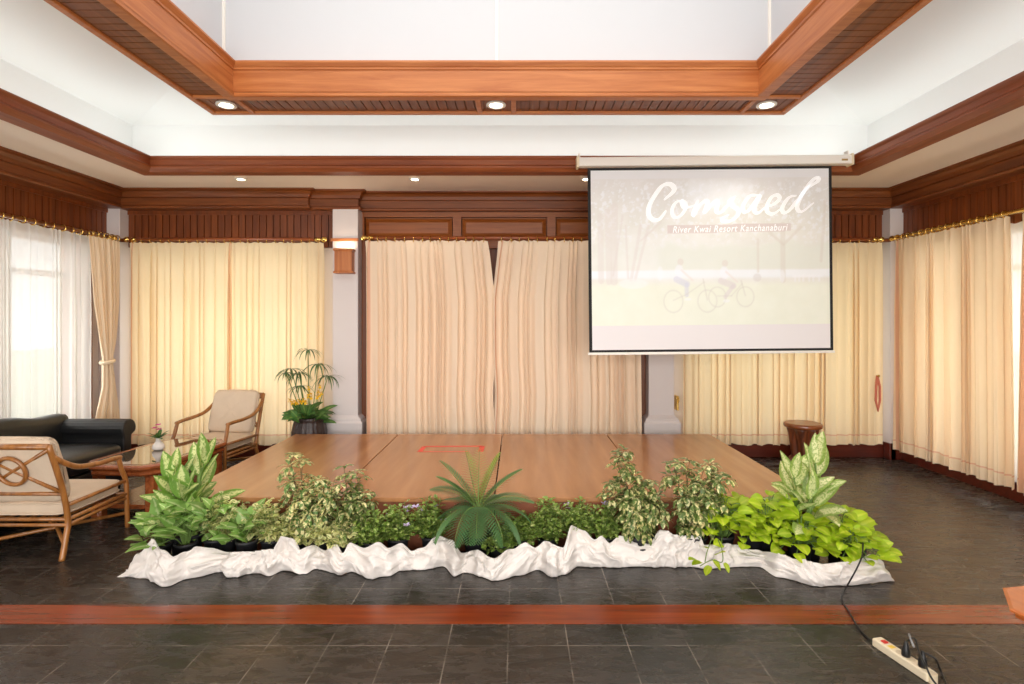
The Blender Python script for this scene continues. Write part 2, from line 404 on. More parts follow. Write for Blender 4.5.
def leaf_mat(name, edge, mid, spot=None, spot_scale=60, spot_amt=.5, midw=.22, veins=0, rough=.4, trans=.25):
    m, nt, b = newmat(name); out = nt.nodes['Material Output']
    uv = N(nt, 'ShaderNodeUVMap'); uv.uv_map = 'uv'; sp = N(nt, 'ShaderNodeSeparateXYZ'); nt.links.new(uv.outputs[0], sp.inputs[0])
    tc = N(nt, 'ShaderNodeTexCoord')
    nz = N(nt, 'ShaderNodeTexNoise'); nz.inputs['Scale'].default_value = spot_scale; nz.inputs['Detail'].default_value = 3
    nt.links.new(tc.outputs['Object'], nz.inputs['Vector'])
    # distance from the midrib, made ragged by the noise
    ab = N(nt, 'ShaderNodeMath', operation='ABSOLUTE'); nt.links.new(sp.outputs[0], ab.inputs[0])
    sb = N(nt, 'ShaderNodeMath', operation='MULTIPLY_ADD'); nt.links.new(nz.outputs['Fac'], sb.inputs[0]); sb.inputs[1].default_value = .7; nt.links.new(ab.outputs[0], sb.inputs[2])
    mr = N(nt, 'ShaderNodeMapRange'); nt.links.new(sb.outputs[0], mr.inputs[0]); mr.inputs[1].default_value = midw + .25; mr.inputs[2].default_value = midw + .5
    mix = N(nt, 'ShaderNodeMix', data_type='RGBA'); nt.links.new(mr.outputs[0], mix.inputs[0]); mix.inputs[6].default_value = mid; mix.inputs[7].default_value = edge
    last = mix
    if spot:
        n2 = N(nt, 'ShaderNodeTexNoise'); n2.inputs['Scale'].default_value = spot_scale * 2; nt.links.new(tc.outputs['Object'], n2.inputs['Vector'])
        m2 = N(nt, 'ShaderNodeMapRange'); nt.links.new(n2.outputs['Fac'], m2.inputs[0]); m2.inputs[1].default_value = 1 - spot_amt - .06; m2.inputs[2].default_value = 1 - spot_amt + .06
        mx2 = N(nt, 'ShaderNodeMix', data_type='RGBA'); nt.links.new(m2.outputs[0], mx2.inputs[0]); nt.links.new(mix.outputs[2], mx2.inputs[6]); mx2.inputs[7].default_value = spot; last = mx2
    at_ = N(nt, 'ShaderNodeAttribute'); at_.attribute_name = 'tint'
    mm = N(nt, 'ShaderNodeMix', data_type='RGBA', blend_type='MULTIPLY'); mm.inputs[0].default_value = 1
    nt.links.new(last.outputs[2], mm.inputs[6]); nt.links.new(at_.outputs['Color'], mm.inputs[7])
    nt.links.new(mm.outputs[2], b.inputs['Base Color']); b.inputs['Roughness'].default_value = rough
    tl = N(nt, 'ShaderNodeBsdfTranslucent'); nt.links.new(mm.outputs[2], tl.inputs[0])
    s = N(nt, 'ShaderNodeMixShader'); s.inputs[0].default_value = trans
    nt.links.new(b.outputs[0], s.inputs[1]); nt.links.new(tl.outputs[0], s.inputs[2]); nt.links.new(s.outputs[0], out.inputs[0])
    return m
dieff_l = leaf_mat('dieffenbachia_leaf', srgb(112, 152, 56), srgb(216, 224, 152), srgb(128, 166, 72), 45, .40, .42)
dieff_r = leaf_mat('pale_dieffenbachia_leaf', srgb(142, 170, 78), srgb(232, 234, 176), srgb(168, 190, 104), 45, .44, .5)
scheff = leaf_mat('schefflera_leaf', srgb(100, 124, 62), srgb(118, 140, 72), srgb(232, 222, 158), 22, .45, .2)
scheff2 = leaf_mat('cream_schefflera_leaf', srgb(94, 132, 64), srgb(112, 148, 74), srgb(240, 228, 166), 22, .50, .2)
mintm = leaf_mat('variegated_small_leaf', srgb(226, 224, 160), srgb(138, 168, 86), None, 40, .5, .15)
shrubm = leaf_mat('small_green_leaf', srgb(122, 150, 62), srgb(144, 170, 76), srgb(206, 212, 140), 40, .4, .2)
syngm = leaf_mat('arrowhead_leaf', srgb(144, 184, 92), srgb(208, 224, 160), None, 30, .5, .12)
pothm = leaf_mat('neon_pothos_leaf', srgb(176, 204, 40), srgb(204, 220, 74), None, 20, .5, .2, trans=.35)
cycm = leaf_mat('cycad_leaflet', srgb(84, 124, 72), srgb(102, 140, 84), None, 20, .5, .2, trans=.15)
cyc2 = leaf_mat('young_cycad_leaflet', srgb(136, 172, 66), srgb(160, 186, 82), None, 20, .5, .2)
umbm = leaf_mat('umbrella_sedge_leaf', srgb(70, 108, 64), srgb(90, 128, 76), None, 20, .5, .2)
broadm = leaf_mat('broad_green_leaf', srgb(72, 116, 54), srgb(120, 156, 76), None, 20, .5, .1)

# ---------------------------------------------------------------- the room
XL, XR, YB, YC = -4.79, 4.51, 6.74, 6.86      # panelling planes left, right, back bays, back centre
Y0, ZS = -2.8, 3.153                          # rear wall, soffit height
CC = -.16                                     # the room's centre line
mir = lambda x: 2 * CC - x
COLX = (-2.165, -1.866)                       # left pilaster

MB().box(XL - .4, XR + .4, Y0 - .3, YB + .5, -.12, 0).build('floor', slatem, kind='structure')
MB().box(XL, XR, 3.02, 3.22, 0, .0025).build('trim_floor_strip', stripm, kind='structure')

def wall(name, boxes, mat=plaster):
    m = MB()
    for b_ in boxes: m.box(*b_)
    return m.build(name, mat, kind='structure')
T = .2
# left: window opening y 2.4..6.28, z .3..2.46
wall('wall_left', [(XL - T - .1, XL - .1, Y0, 2.4, 0, 3.7), (XL - T - .1, XL - .1, 6.28, YB + .3, 0, 3.7), (XL - T - .1, XL - .1, 2.4, 6.28, 0, .25), (XL - T - .1, XL - .1, 2.4, 6.28, 2.5, 3.7)])
wall('wall_right', [(XR + .1, XR + T + .1, Y0, 2.4, 0, 3.7), (XR + .1, XR + T + .1, 6.2, YB + .3, 0, 3.7), (XR + .1, XR + T + .1, 2.4, 6.2, 0, .25), (XR + .1, XR + T + .1, 2.4, 6.2, 2.5, 3.7)])
yb = YB + .1
wall('wall_back', [(XL - .1, -4.5, yb, yb + T, 0, 3.7), (-4.5, -2.4, yb, yb + T, 0, .25), (-4.5, -2.4, yb, yb + T, 2.5, 3.7), (-2.4, -1.9, yb, yb + T, 0, 3.7),
                   (-1.9, mir(-1.9), yb + .16, yb + T + .16, 0, 3.7), (mir(-1.9), 2.08, yb, yb + T, 0, 3.7), (2.08, 4.2, yb, yb + T, 0, .25), (2.08, 4.2, yb, yb + T, 2.5, 3.7), (4.2, XR + .1, yb, yb + T, 0, 3.7)])
wall('wall_front', [(XL - .1, -4.0, Y0 - T, Y0, 0, 3.7), (3.7, XR + .1, Y0 - T, Y0, 0, 3.7), (-4.0, 3.7, Y0 - T, Y0, 0, .3), (-4.0, 3.7, Y0 - T, Y0, 3.05, 3.7)])

# windows: wooden frames with mullions and a transom, and their panes
WN = [0]
def window(axis, plane, a0, a1, z0, z1, nm, transom=None):
    WN[0] += 1; m = MB(); g = MB(); w = .05
    def bx(mm, p0, p1, q0, q1, d=.04):
        if axis == 'x': mm.box(plane - d, plane + d, p0, p1, q0, q1)
        else: mm.box(p0, p1, plane - d, plane + d, q0, q1)
    bx(m, a0, a0 + w, z0, z1); bx(m, a1 - w, a1, z0, z1); bx(m, a0, a1, z0, z0 + w); bx(m, a0, a1, z1 - w, z1)
    for i in range(1, nm):
        p = a0 + (a1 - a0) * i / nm; bx(m, p - w * .6, p + w * .6, z0, z1)
    if transom: bx(m, a0, a1, transom - .03, transom + .03)
    o = m.build('window_%d' % WN[0], redZ, kind='structure')
    bx(g, a0 + w, a1 - w, z0 + w, z1 - w, .004); g.build('pane', glassm, o)
window('x', XL - .2, 2.4, 6.28, .25, 2.5, 5, 2.12)
window('y', YB + .2, -4.5, -2.4, .25, 2.5, 3, 2.12)
window('y', YB + .2, 2.08, 4.2, .25, 2.5, 3, 2.12)
window('x', XR + .2, 2.4, 6.2, .25, 2.5, 5, 2.12)
window('y', Y0 - .1, -4.0, 3.7, .3, 3.05, 6, 2.5)  # unseen rear window, added so the fill light can come in
# wooden linings round the left window and behind the centre curtains
MB().box(XL - .1, XL + .03, 6.16, 6.34, 0, 2.5).box(XL - .1, XL + .03, 2.3, 2.42, 0, 2.5).build('trim_window_left', redZ, kind='structure', bevel=.005)
m = MB(); m.box(-1.9, mir(-1.9), YC + .02, YC + .1, 0, 2.5)
m.box(-1.866, -1.73, YC - .08, YC + .02, 0, 2.6); m.box(mir(-1.73), mir(-1.866), YC - .08, YC + .02, 0, 2.6)
m.build('trim_wood_lining', redZ, kind='structure', bevel=.006)

# bead board above the curtains (vertical boards with v grooves)
def bead(mb, a0, a1, z0, z1, put, bw=.082):
    n = max(1, round((a1 - a0) / bw)); w = (a1 - a0) / n; pts = []
    for i in range(n):
        s = a0 + i * w; pts += [(s, .02), (s + .0045, .02), (s + .006, 0), (s + w - .006, 0), (s + w - .0045, .02)]
    pts.append((a1, .02))
    vs = [put(a, d, z) for a, d in pts for z in (z0, z1)]
    mb.add(vs, [(2 * i, 2 * i + 2, 2 * i + 3, 2 * i + 1) for i in range(len(pts) - 1)])
m = MB()
bead(m, -4.64, -2.165, 2.5, 2.98, lambda a, d, z: (a, YB + d, z)); bead(m, mir(-2.165), 4.36, 2.5, 2.98, lambda a, d, z: (a, YB + d, z))
m.box(XL, -2.165, YB + .022, YB + .1, 2.5, 3.2); m.box(mir(-2.165), XR, YB + .022, YB + .1, 2.5, 3.2)
m.box(-4.64, -2.165, YB - .012, YB + .02, 2.885, 2.95); m.box(mir(-2.165), 4.36, YB - .012, YB + .02, 2.885, 2.95)
m.build('trim_bead_board_back', beadZ, kind='structure')
m = MB(); bead(m, Y0, 6.6, 2.5, 2.98, lambda a, d, z: (XL - d, a, z)); m.box(XL - .1, XL - .022, Y0, YB, 2.5, 3.2); m.box(XL - .02, XL + .012, Y0, 6.6, 2.885, 2.95)
m.build('trim_bead_board_left', beadZ, kind='structure')
m = MB(); bead(m, Y0, 6.6, 2.5, 2.98, lambda a, d, z: (XR + d, a, z)); m.box(XR + .022, XR + .1, Y0, YB, 2.5, 3.2); m.box(XR - .012, XR + .02, Y0, 6.6, 2.885, 2.95)
m.build('trim_bead_board_right', beadZ, kind='structure')
# centre: raised panels in a frame
m = MB(); m.box(-1.866, mir(-1.866), YC + .04, YC + .12, 2.5, 3.2)
px0 = -1.86
zt, zb = 2.875, 2.615
m.box(-1.866, mir(-1.866), YC - .04, YC + .06, zt, 2.96); m.box(-1.866, mir(-1.866), YC - .04, YC + .06, 2.5, zb)
edges = [-1.866, -.76, -.64, .33, .44, 1.45]
xs = [(-1.85, -.77), (-.68, .37), (.46, 1.53)]
for a0, a1 in [(-1.866, -1.845), (-.775, -.675), (.365, .465), (1.525, 1.546)]: m.box(a0, a1, YC - .04, YC + .06, zb, zt)
for a0, a1 in xs:
    rings = [[Vector((a0 + d, y, zb + d)), Vector((a1 - d, y, zb + d)), Vector((a1 - d, y, zt - d)), Vector((a0 + d, y, zt - d))] for d, y in ((.014, YC + .039), (.018, YC - .005), (.065, YC - .034))]
    m.loops(rings, cap=True)
m.build('trim_raised_panels', panelX, kind='structure')

# crown moulding, stepping out over bays and pilasters
prof = [(-.19, 2.932), (.026, 2.932), (.032, 2.94), (.032, 2.956), (.02, 2.966), (.0, 2.97), (.0, 3.055), (.022, 3.062), (.026, 3.074), (.034, 3.098), (.056, 3.124), (.088, 3.136), (.10, 3.138), (.10, ZS + .005), (-.19, ZS + .005)]
fb, fcol, fc, fxl, fxr = 6.59, 6.655, 6.755, -4.62, 4.37
s1, s2 = -2.44, -1.87
path = [(fxl, Y0), (fxl, fb), (s1, fb), (s1, fcol), (s2, fcol), (s2, fc), (mir(s2), fc), (mir(s2), fcol), (mir(s1), fcol), (mir(s1), fb), (fxr, fb), (fxr, Y0)]
path = [Vector(p) for p in path]
m = MB(); sweep(m, path, [(-o, z) for o, z in prof], miY=1); m.build('trim_crown_moulding', [redX, redY], kind='structure')

# columns
def column(n, x0, x1, y0, y1, base=True):
    m = MB(); m.box(x0, x1, y0, y1, 0, 2.945)
    if base:
        b_ = .065
        rings = []
        for d, z in ((b_, 0), (b_, .43), (b_ - .02, .455), (b_ - .02, .47), (.012, .50), (0, .515)):
            rings.append([Vector((x0 - d, y0 - d, z)), Vector((x1 + d, y0 - d, z)), Vector((x1 + d, y1, z)), Vector((x0 - d, y1, z))])
        m.loops(rings)
    m.build('trim_column_%d' % n, colm, kind='structure', bevel=.006)
column(1, COLX[0], COLX[1], 6.63, 6.86); column(2, mir(COLX[1]), mir(COLX[0]), 6.63, 6.86)
column(3, XL - .1, -4.64, 6.6, 6.9, False); column(4, 4.36, XR + .1, 6.6, 6.9, False)

# baseboards
def baseboard(name, bx): MB().box(*bx).build(name, darkbase, kind='structure', bevel=.008)
darkbase = wood('baseboard_wood', srgb(70, 22, 12), srgb(108, 40, 22), 'X', .3, .3)
baseboard('baseboard_left', (XL - .1, XL + .03, Y0, 6.6, 0, .19)); baseboard('baseboard_right', (XR - .03, XR + .1, Y0, 6.6, 0, .19))
MB().box(-4.70, -4.625, 6.585, 6.7, 0, .19).box(XL, -4.64, 6.585, 6.6, 0, .19).box(4.345, 4.42, 6.585, 6.7, 0, .19).box(4.36, XR, 6.585, 6.6, 0, .19).build('baseboard_columns', darkbase, kind='structure', bevel=.004)
MB().box(-4.64, COLX[0] - .065, YB - .03, yb, 0, .19).box(mir(COLX[0]) + .065, 4.36, YB - .03, yb, 0, .19).build('baseboard_back', darkbase, kind='structure', bevel=.008)

# soffit, light cove, sloping ceiling, lantern
bxL, bxR, bY = -3.70, 3.38, 5.70          # inner face of the cove beam
def frame(mb, outer, inner, z0, z1=None):
    (ax0, ax1, ay0, ay1), (bx0, bx1, by0, by1) = outer, inner
    z1 = z0 if z1 is None else z1
    vs = [(ax0, ay0, z0), (ax1, ay0, z0), (ax1, ay1, z0), (ax0, ay1, z0), (bx0, by0, z1), (bx1, by0, z1), (bx1, by1, z1), (bx0, by1, z1)]
    mb.add(vs, [(0, 1, 5, 4), (1, 2, 6, 5), (2, 3, 7, 6), (3, 0, 4, 7)])
cvL, cvR, cvY = -4.29, 3.91, 6.30
by0 = Y0 + 1.05; cy0 = Y0 + .5
m = MB(); frame(m, (XL - .2, XR + .2, Y0 - .1, YB + .2), (bxL - .02, bxR + .02, by0 - .02, bY + .02), ZS)
frame(m, (cvL - .3, cvR + .3, cy0 - .3, cvY + .3), (bxL - .02, bxR + .02, by0 - .02, bY + .02), ZS + .03)
m.build('ceiling_soffit', soffm, kind='structure')
m = MB()
frame(m, (cvL, cvR, cy0, cvY), (cvL, cvR, cy0, cvY), ZS + .02, 3.80)
ringo = (-2.81, 2.467, -1.4, 5.22); ringi = (-2.407, 2.05, -1.0, 4.79); zr = 3.52
k = .25
frame(m, (cvL, cvR, cy0, cvY), (-2.70, 2.36, -1.3, 5.11), 3.80, 3.80 + k * 1.4)
m.build('ceiling', ceilw, kind='structure')
# cove beam
rect = lambda x0, x1, y0, y1: [(x0, y0), (x1, y0), (x1, y1), (x0, y1)]
bp_ = [(0, 3.165), (0, 3.155), (.0, 3.15), (-.01, 3.165), (-.012, 3.18), (0, 3.19), (.008, 3.2), (.008, 3.25), (-.01, 3.262), (-.012, 3.275), (-.006, 3.285), (-.19, 3.285), (-.19, ZS - .004)]
bp_ = [(.0, 3.15), (.012, 3.165), (.012, 3.18), (.0, 3.19), (-.008, 3.2), (-.008, 3.248), (.006, 3.26), (.012, 3.272), (.008, 3.285), (-.05, 3.285), (-.05, 3.19), (-.21, 3.19), (-.21, ZS - .004), (-.17, 3.13), (-.02, 3.13)]
m = MB(); sweep(m, rect(bxL, bxR, by0, bY), bp_, closed=True, miY=1)
m.build('trim_cove_beam', [beamX, beamY], kind='structure')
# ring beam: inner face with crown, soffit with slatted panels and lamp coffers
rx0, rx1, ry0, ry1 = ringi
m = MB()
rp = [(0, zr), (.012, zr + .006), (.012, zr + .03), (0, zr + .04), (0, 3.745), (.01, 3.75), (.012, 3.765), (.02, 3.775), (.035, 3.8), (.035, 3.815), (-.18, 3.815), (-.18, 4.3), (-.39, 4.3), (-.39, zr + .052), (-.004, zr + .052), (-.004, zr + .001)]
sweep(m, rect(*ringi), rp, closed=True, mi=0, miY=1)
m.build('trim_ring_beam', [teakX, teakY], kind='structure')
ox0, ox1, oy0, oy1 = ringo
m = MB(); B = .05; BI = .085
for a, b2 in (((ox0, ox1, oy0, oy1), B), ((rx0 - BI, rx1 + BI, ry0 - BI, ry1 + BI), BI)):
    x0, x1, y0, y1 = a
    m.box(x0, x1, y1 - b2, y1, zr, zr + .05); m.box(x0, x1, y0, y0 + b2, zr, zr + .05)
    m.box(x0, x0 + b2, y0 + b2, y1 - b2, zr, zr + .05); m.box(x1 - b2, x1, y0 + b2, y1 - b2, zr, zr + .05)
ly = (ry1 + oy1) / 2; lxs = [-2.576, -.185, 2.21]; dw = .155
cross = []
for lx in lxs:
    for sx in (-1, 1):
        c = lx + sx * dw
        if c < rx0 and sx < 0 or c > rx1 and sx > 0: continue
        m.box(c - .022, c + .022, ry1 + BI, oy1 - B, zr + .001, zr + .05); cross.append(c)
for X0, X1 in ((ox0, rx0), (rx1, ox1)): m.box(X0 + (B if X0 == ox0 else BI), X1 - (B if X1 == ox1 else BI), ly - dw - .05, ly - dw - .006, zr + .001, zr + .05)
m.build('trim_ring_soffit_frame', teakX, kind='structure', bevel=.006)
m = MB()
def slats(x0, x1, y0, y1, along):
    if along == 'x':
        n = round((x1 - x0) / .082)
        for i in range(n):
            a = x0 + (x1 - x0) * i / n; w = (x1 - x0) / n
            m.box(a + .004, a + w - .004, y0, y1, zr + .02, zr + .035)
    else:
        n = round((y1 - y0) / .082)
        for i in range(n):
            a = y0 + (y1 - y0) * i / n; w = (y1 - y0) / n
            m.box(x0, x1, a + .004, a + w - .004, zr + .02, zr + .035)
slats(ox0 + B, ox1 - B, ry1 + BI, oy1 - B, 'x'); slats(ox0 + B, rx0 - BI, oy0, ry1 + BI, 'y'); slats(rx1 + BI, ox1 - B, oy0, ry1 + BI, 'y')
m.box(ox0 + B, ox1 - B, ry1 + BI, oy1 - B, zr + .04, zr + .05); m.box(ox0 + B, rx0 - B, oy0, oy1, zr + .04, zr + .05); m.box(rx1 + B, ox1 - B, oy0, oy1, zr + .04, zr + .05)
m.build('trim_ring_slats', redY, kind='structure')
# lantern shaft with pale joint strips
sx0, sx1, sy0, sy1 = rx0 - .173, rx1 + .173, ry0 - .17, ry1 + .173
m = MB(); frame(m, (sx0, sx1, sy0, sy1), (sx0, sx1, sy0, sy1), 3.8, 5.8); m.box(sx0, sx1, sy0, sy1, 5.8, 5.9)
m.build('ceiling_lantern', shaftm, kind='structure')
m = MB(); m.box(sx0, sx0 + .02, sy1 - .02, sy1, 3.8, 5.8); m.box(sx1 - .02, sx1, sy1 - .02, sy1, 3.8, 5.8); m.box(-.19, -.165, sy1 - .01, sy1, 3.8, 5.8)
m.build('trim_lantern_strips', whitep, kind='structure')
# an outer shell that keeps the sky out of the roof void
MB().box(XL - .3, XR + .3, Y0 - .3, YB + .4, 5.95, 6.0).box(XL - .35, XL - .25, Y0 - .3, YB + .4, 3.6, 6).box(XR + .25, XR + .35, Y0 - .3, YB + .4, 3.6, 6).box(XL - .3, XR + .3, YB + .3, YB + .4, 3.6, 6).box(XL - .3, XR + .3, Y0 - .3, Y0 - .2, 3.6, 6).build('ceiling_roof', ceilw, kind='structure')
groundm = plain('garden_lawn', srgb(120, 150, 80), .9, var=.3)
MB().box(-30, 30, -20, 40, -.5, -.14).build('floor_garden', groundm, kind='structure')

# ---------------------------------------------------------------- ceiling lamps
def downlight(pos, label, group, r, z):
    t = thing('ceiling_light', label, 'ceiling light', pos, 0, group)
    MB().lathe([(r * .72, -.006), (r, -.006), (r * 1.02, .0), (r, .01), (r * .7, .012), (r * .7, -.002), (r * .72, -.006)], n=32, cap=False).build('trim_ring', whitep, t, smooth=True)
    MB().lathe([(0.001, .006), (r * .4, .004), (r * .71, .009)], n=32).build('lamp', lampm, t, smooth=True)
g1 = 'downlights in the wooden ring beam'
for lx, nm in zip(lxs, ('left corner', 'middle', 'right corner')):
    downlight((lx, ly, zr + .012), 'round glowing downlight in the %s coffer of the wooden ceiling ring' % nm, g1, .085, zr)
    spot('lamp_light', (lx, ly, zr - .02), 15)
g2 = 'downlights in the cream soffit'
for lx, nm in zip((-2.96, -1.094, .745), ('above the two translucent curtains on the left', 'above the closed centre curtains', 'just left of the projection screen')):
    downlight((lx, 6.06, ZS - .013), 'small round downlight in the cream soffit, ' + nm, g2, .06, ZS)
    spot('lamp_light', (lx, 6.06, ZS - .03), 6)

# wall sconce on the left pilaster
scx = (344 - CX) / F * 6.55
t = thing('wall_sconce', 'brown wooden box wall sconce shining up on the white pilaster', 'wall lamp', (scx, 6.63, 2.17))
m = MB(); w2, d2 = .1, .12
rings = [[Vector((-w2 + e, -d2 + e, z)), Vector((w2 - e, -d2 + e, z)), Vector((w2 - e, 0, z)), Vector((-w2 + e, 0, z))] for e, z in ((0, 0), (-.012, .005), (-.012, .02), (.0, .028), (0, .255), (-.012, .262), (-.012, .285), (0, .29), (.015, .29), (.015, .2))]
m.loops(rings); m.build('shade_box', teakZ, t, bevel=.003)
MB().lathe([(.03, .17), (.045, .2), (.045, .25), (.02, .275), (.001, .28)], c=(0, -.055, 0), n=16).build('bulb', sconce_glow, t, smooth=True)
d = bpy.data.lights.new('sconce_light', 'AREA'); d.shape = 'RECTANGLE'; d.size = .15; d.size_y = .08; d.energy = .55; d.color = (1, .85, .6)
o = bpy.data.objects.new('sconce_light', d); C.objects.link(o); o.location = (scx, 6.575, 2.462); o.rotation_euler = (PI, 0, 0)

# ---------------------------------------------------------------- curtain rods and curtains
RZ = 2.572
def rod(label, p0, p1, r, fin0=True, fin1=True, mat=rodW):
    p0, p1 = Vector(p0), Vector(p1)
    t = thing('curtain_rod', label, 'curtain rod', p0); v = p1 - p0; u = v.normalized()
    MB().tube([Vector((0, 0, 0)), v], r, 14).build('pole', mat, t, smooth=True)
    M = u.to_track_quat('Z', 'Y').to_matrix()
    for on, base, sg in ((fin0, Vector((0, 0, 0)), -1), (fin1, v, 1)):
        if not on: continue
        MM = (u * sg).to_track_quat('Z', 'Y').to_matrix()
        MB().lathe([(r * 1.15, -.05), (r * 1.2, 0), (r * .7, .01), (r * .6, .025), (r * 1.5, .04), (r * 1.7, .06), (r * 1.3, .08), (r * .5, .09), (.0005, .095)], n=16, M=MM, c=base).build('finial', brass, t, smooth=True)
    return t
rod('wooden curtain rod with brass rings over the pale curtains in the back left bay', (-4.5, 6.60, RZ), (-2.31, 6.60, RZ), .02, mat=rodR)
rod('wooden curtain rod over the closed centre curtains', (-1.72, 6.56, RZ + .012), (1.40, 6.56, RZ + .012), .02, mat=rodR)
rod('wooden curtain rod running behind the projection screen in the back right bay', (2.02, 6.60, RZ), (4.2, 6.60, RZ), .02, mat=rodR)
rod('wooden curtain rod along the left wall above the white sheer', (-4.62, 2.2, RZ), (-4.62, 6.42, RZ), .02, mat=rodW)
rod('brass coloured curtain rod along the right wall', (4.33, 2.2, RZ), (4.33, 6.46, RZ), .02, mat=brass)
# wooden rails that carry on round the columns between the rods
m = MB(); m.box(-4.64, -4.52, 6.585, 6.60, RZ - .03, RZ + .01); m.build('trim_rail_left', redX, kind='structure')
m = MB(); m.box(4.24, 4.36, 6.585, 6.60, RZ - .03, RZ + .01); m.build('trim_rail_right', redX, kind='structure')
for q, (a0, a1) in enumerate(((COLX[0] - .02, COLX[1] + .01), (mir(COLX[1]) - .01, mir(COLX[0]) + .02))):
    MB().box(a0, a1, 6.615, 6.63, RZ - .016, RZ + .018).build('trim_pilaster_rail_%d' % (q + 1), teakX, kind='structure', bevel=.003)

def curtain(name, label, mat, A, B_, z0, z1, folds, amp, seed, nrm, rings=12, edge=None, group=None, nx=None, amp_top=.35, rodr=.02, sheer=False, rz=RZ):
    """A, B_: ends of the hanging line (x,y); edge(zt)->(s0,s1) lets the side edges wander; zt 0 bottom .. 1 top"""
    A, B_ = Vector(A), Vector(B_); nrm = Vector(nrm); rr = random.Random(seed)
    nx = nx or folds * 14; nz = 36
    t = thing(name, label, 'curtain', (A.x, A.y, z0), 0, group)
    ph = [rr.uniform(-.9, .9) for _ in range(folds + 3)]; am = [rr.uniform(.3, 1.3) for _ in range(folds + 3)]
    L = (B_ - A).length; u = (B_ - A) / L
    m = MB(); vs = []; fs = []
    for j in range(nz + 1):
        zt = j / nz; z = (z1 - z0) * zt
        s0, s1 = edge(zt) if edge else (0, 1)
        for i in range(nx + 1):
            q = i / nx; s = s0 + (s1 - s0) * q
            qq = min(1, max(0, q + .030 * math.sin(q * 17 + seed) * q * (1 - q) * 4 + .016 * math.sin(q * 41 + seed * 2.3) * min(1, q * 8, (1 - q) * 8))); fp = qq * folds; k = int(fp); fr = fp - k
            a_ = am[k] * (1 - fr) + am[k + 1] * fr; p_ = ph[k] * (1 - fr) + ph[k + 1] * fr
            drift = .5 * noise.noise(Vector((seed * 3.1 + q * 5, zt * 1.3, 0)))
            w = math.sin(2 * PI * fp + p_ + drift * (1 - zt) * 2)
            w = w * (1 - .25 * abs(w)) + .35 * math.sin(4 * PI * fp + p_ * 2 + 1) * (1 - zt)
            A_ = amp * a_ * (amp_top + (1 - amp_top) * min(1, (1 - zt) * 3.0))
            top = max(0, (zt - .93) / .07)
            off = A_ * w * (1 - .55 * top)
            lat = .18 * (s1 - s0) * L / folds * math.sin(2 * PI * fp + p_ + 1.3) * (1 - top * .7)
            dz = 0
            if j == 0: dz = .008 * math.sin(2 * PI * fp * .5 + seed) + .012 * noise.noise(Vector((q * 9, seed, 0)))
            if j == nz: dz = -.012 * (.5 + .5 * math.cos(2 * PI * fp))
            P = u * (s * L + lat) + nrm * off
            vs.append((P.x, P.y, z + dz))
            m.uv[len(vs) - 1] = (q, z)
    for j in range(nz):
        for i in range(nx):
            a = j * (nx + 1) + i; fs.append((a, a + 1, a + nx + 2, a + nx + 1))
    m.add(vs, fs); m.build('sheer_cloth' if sheer else 'cloth', mat, t, smooth=True)
    s0, s1 = edge(1) if edge else (0, 1)
    for i in range(rings):
        s = s0 + (s1 - s0) * (i + .5) / rings + rr.uniform(-.006, .006)
        c = u * (s * L); lean = rr.uniform(-.3, .3)
        pts = []
        ax = (nrm.to_3d() * math.cos(0)).normalized()
        d_ = (Vector((u.x, u.y, 0)) * math.sin(lean) + ax * math.cos(lean)).normalized()
        R_ = rodr + .011
        for k in range(14):
            w = 2 * PI * k / 14
            pts.append(Vector((c.x, c.y, rz - z0 - .007)) + d_ * R_ * math.cos(w) + Vector((0, 0, 1)) * R_ * math.sin(w))
        MB().tube(pts, .0055, 6, closed=True).build('ring', brass, t, smooth=True)
    return t
YBAY = 6.615
curtain('curtain', 'left one of the two glowing cream curtains in the back left bay', curt_glow, (-4.54, YBAY), (-3.36, YBAY), .17, 2.545, 12, .036, 1, (0, -1), 11)
curtain('curtain', 'right one of the two glowing cream curtains in the back left bay', curt_glow, (-3.39, YBAY), (-2.27, YBAY), .17, 2.545, 12, .036, 2, (0, -1), 11)
curtain('curtain', 'left of the two closed centre curtains behind the stage', curt_lined, (-1.76, 6.54), (-.27, 6.54), .17, 2.555, 17, .042, 3, (0, -1), 14,
        edge=lambda z: (0, 1 - .05 * max(0, (z - .72) / .28) - .012 * math.exp(-((z - .25) / .14) ** 2)))
curtain('curtain', 'right of the two closed centre curtains, partly behind the projection screen', curt_lined, (-.30, 6.54), (1.44, 6.54), .17, 2.555, 19, .042, 4, (0, -1), 16,
        edge=lambda z: (.0 + .045 * max(0, (z - .72) / .28) + .014 * math.exp(-((z - .25) / .14) ** 2), 1 - .015 * z))
curtain('curtain', 'left cream curtain of the back right bay, mostly hidden by the projection screen', curt_glow, (1.93, YBAY), (3.06, YBAY), .17, 2.545, 12, .038, 5, (0, -1), 10)
curtain('curtain', 'right cream curtain of the back right bay, behind the wooden stump stool', curt_glow, (3.04, YBAY), (4.27, YBAY), .17, 2.545, 13, .038, 6, (0, -1), 11,
        edge=lambda z: (.02 * z, 1))
curtain('curtain', 'long cream curtain hanging along the right wall beside the corner column', curt_right, (4.32, 6.46), (4.32, 4.95), .15, 2.545, 17, .04, 7, (-1, 0), 16, rodr=.02,
        edge=lambda z: (0, 1 + .02 * (1 - z)))
curtain('curtain', 'cream curtain at the right edge of the picture, past the bright window gap', curt_right, (4.32, 4.885), (4.32, 3.3), .15, 2.545, 15, .04, 8, (-1, 0), 14, rodr=.02, edge=lambda z: (.03 * z, 1))
curtain('sheer_curtain', 'white sheer curtain glimpsed in the bright gap of the right wall curtains', sheerm, (4.44, 5.6), (4.44, 3.6), .17, 2.5, 18, .03, 12, (-1, 0), 0, rodr=.02, sheer=True)
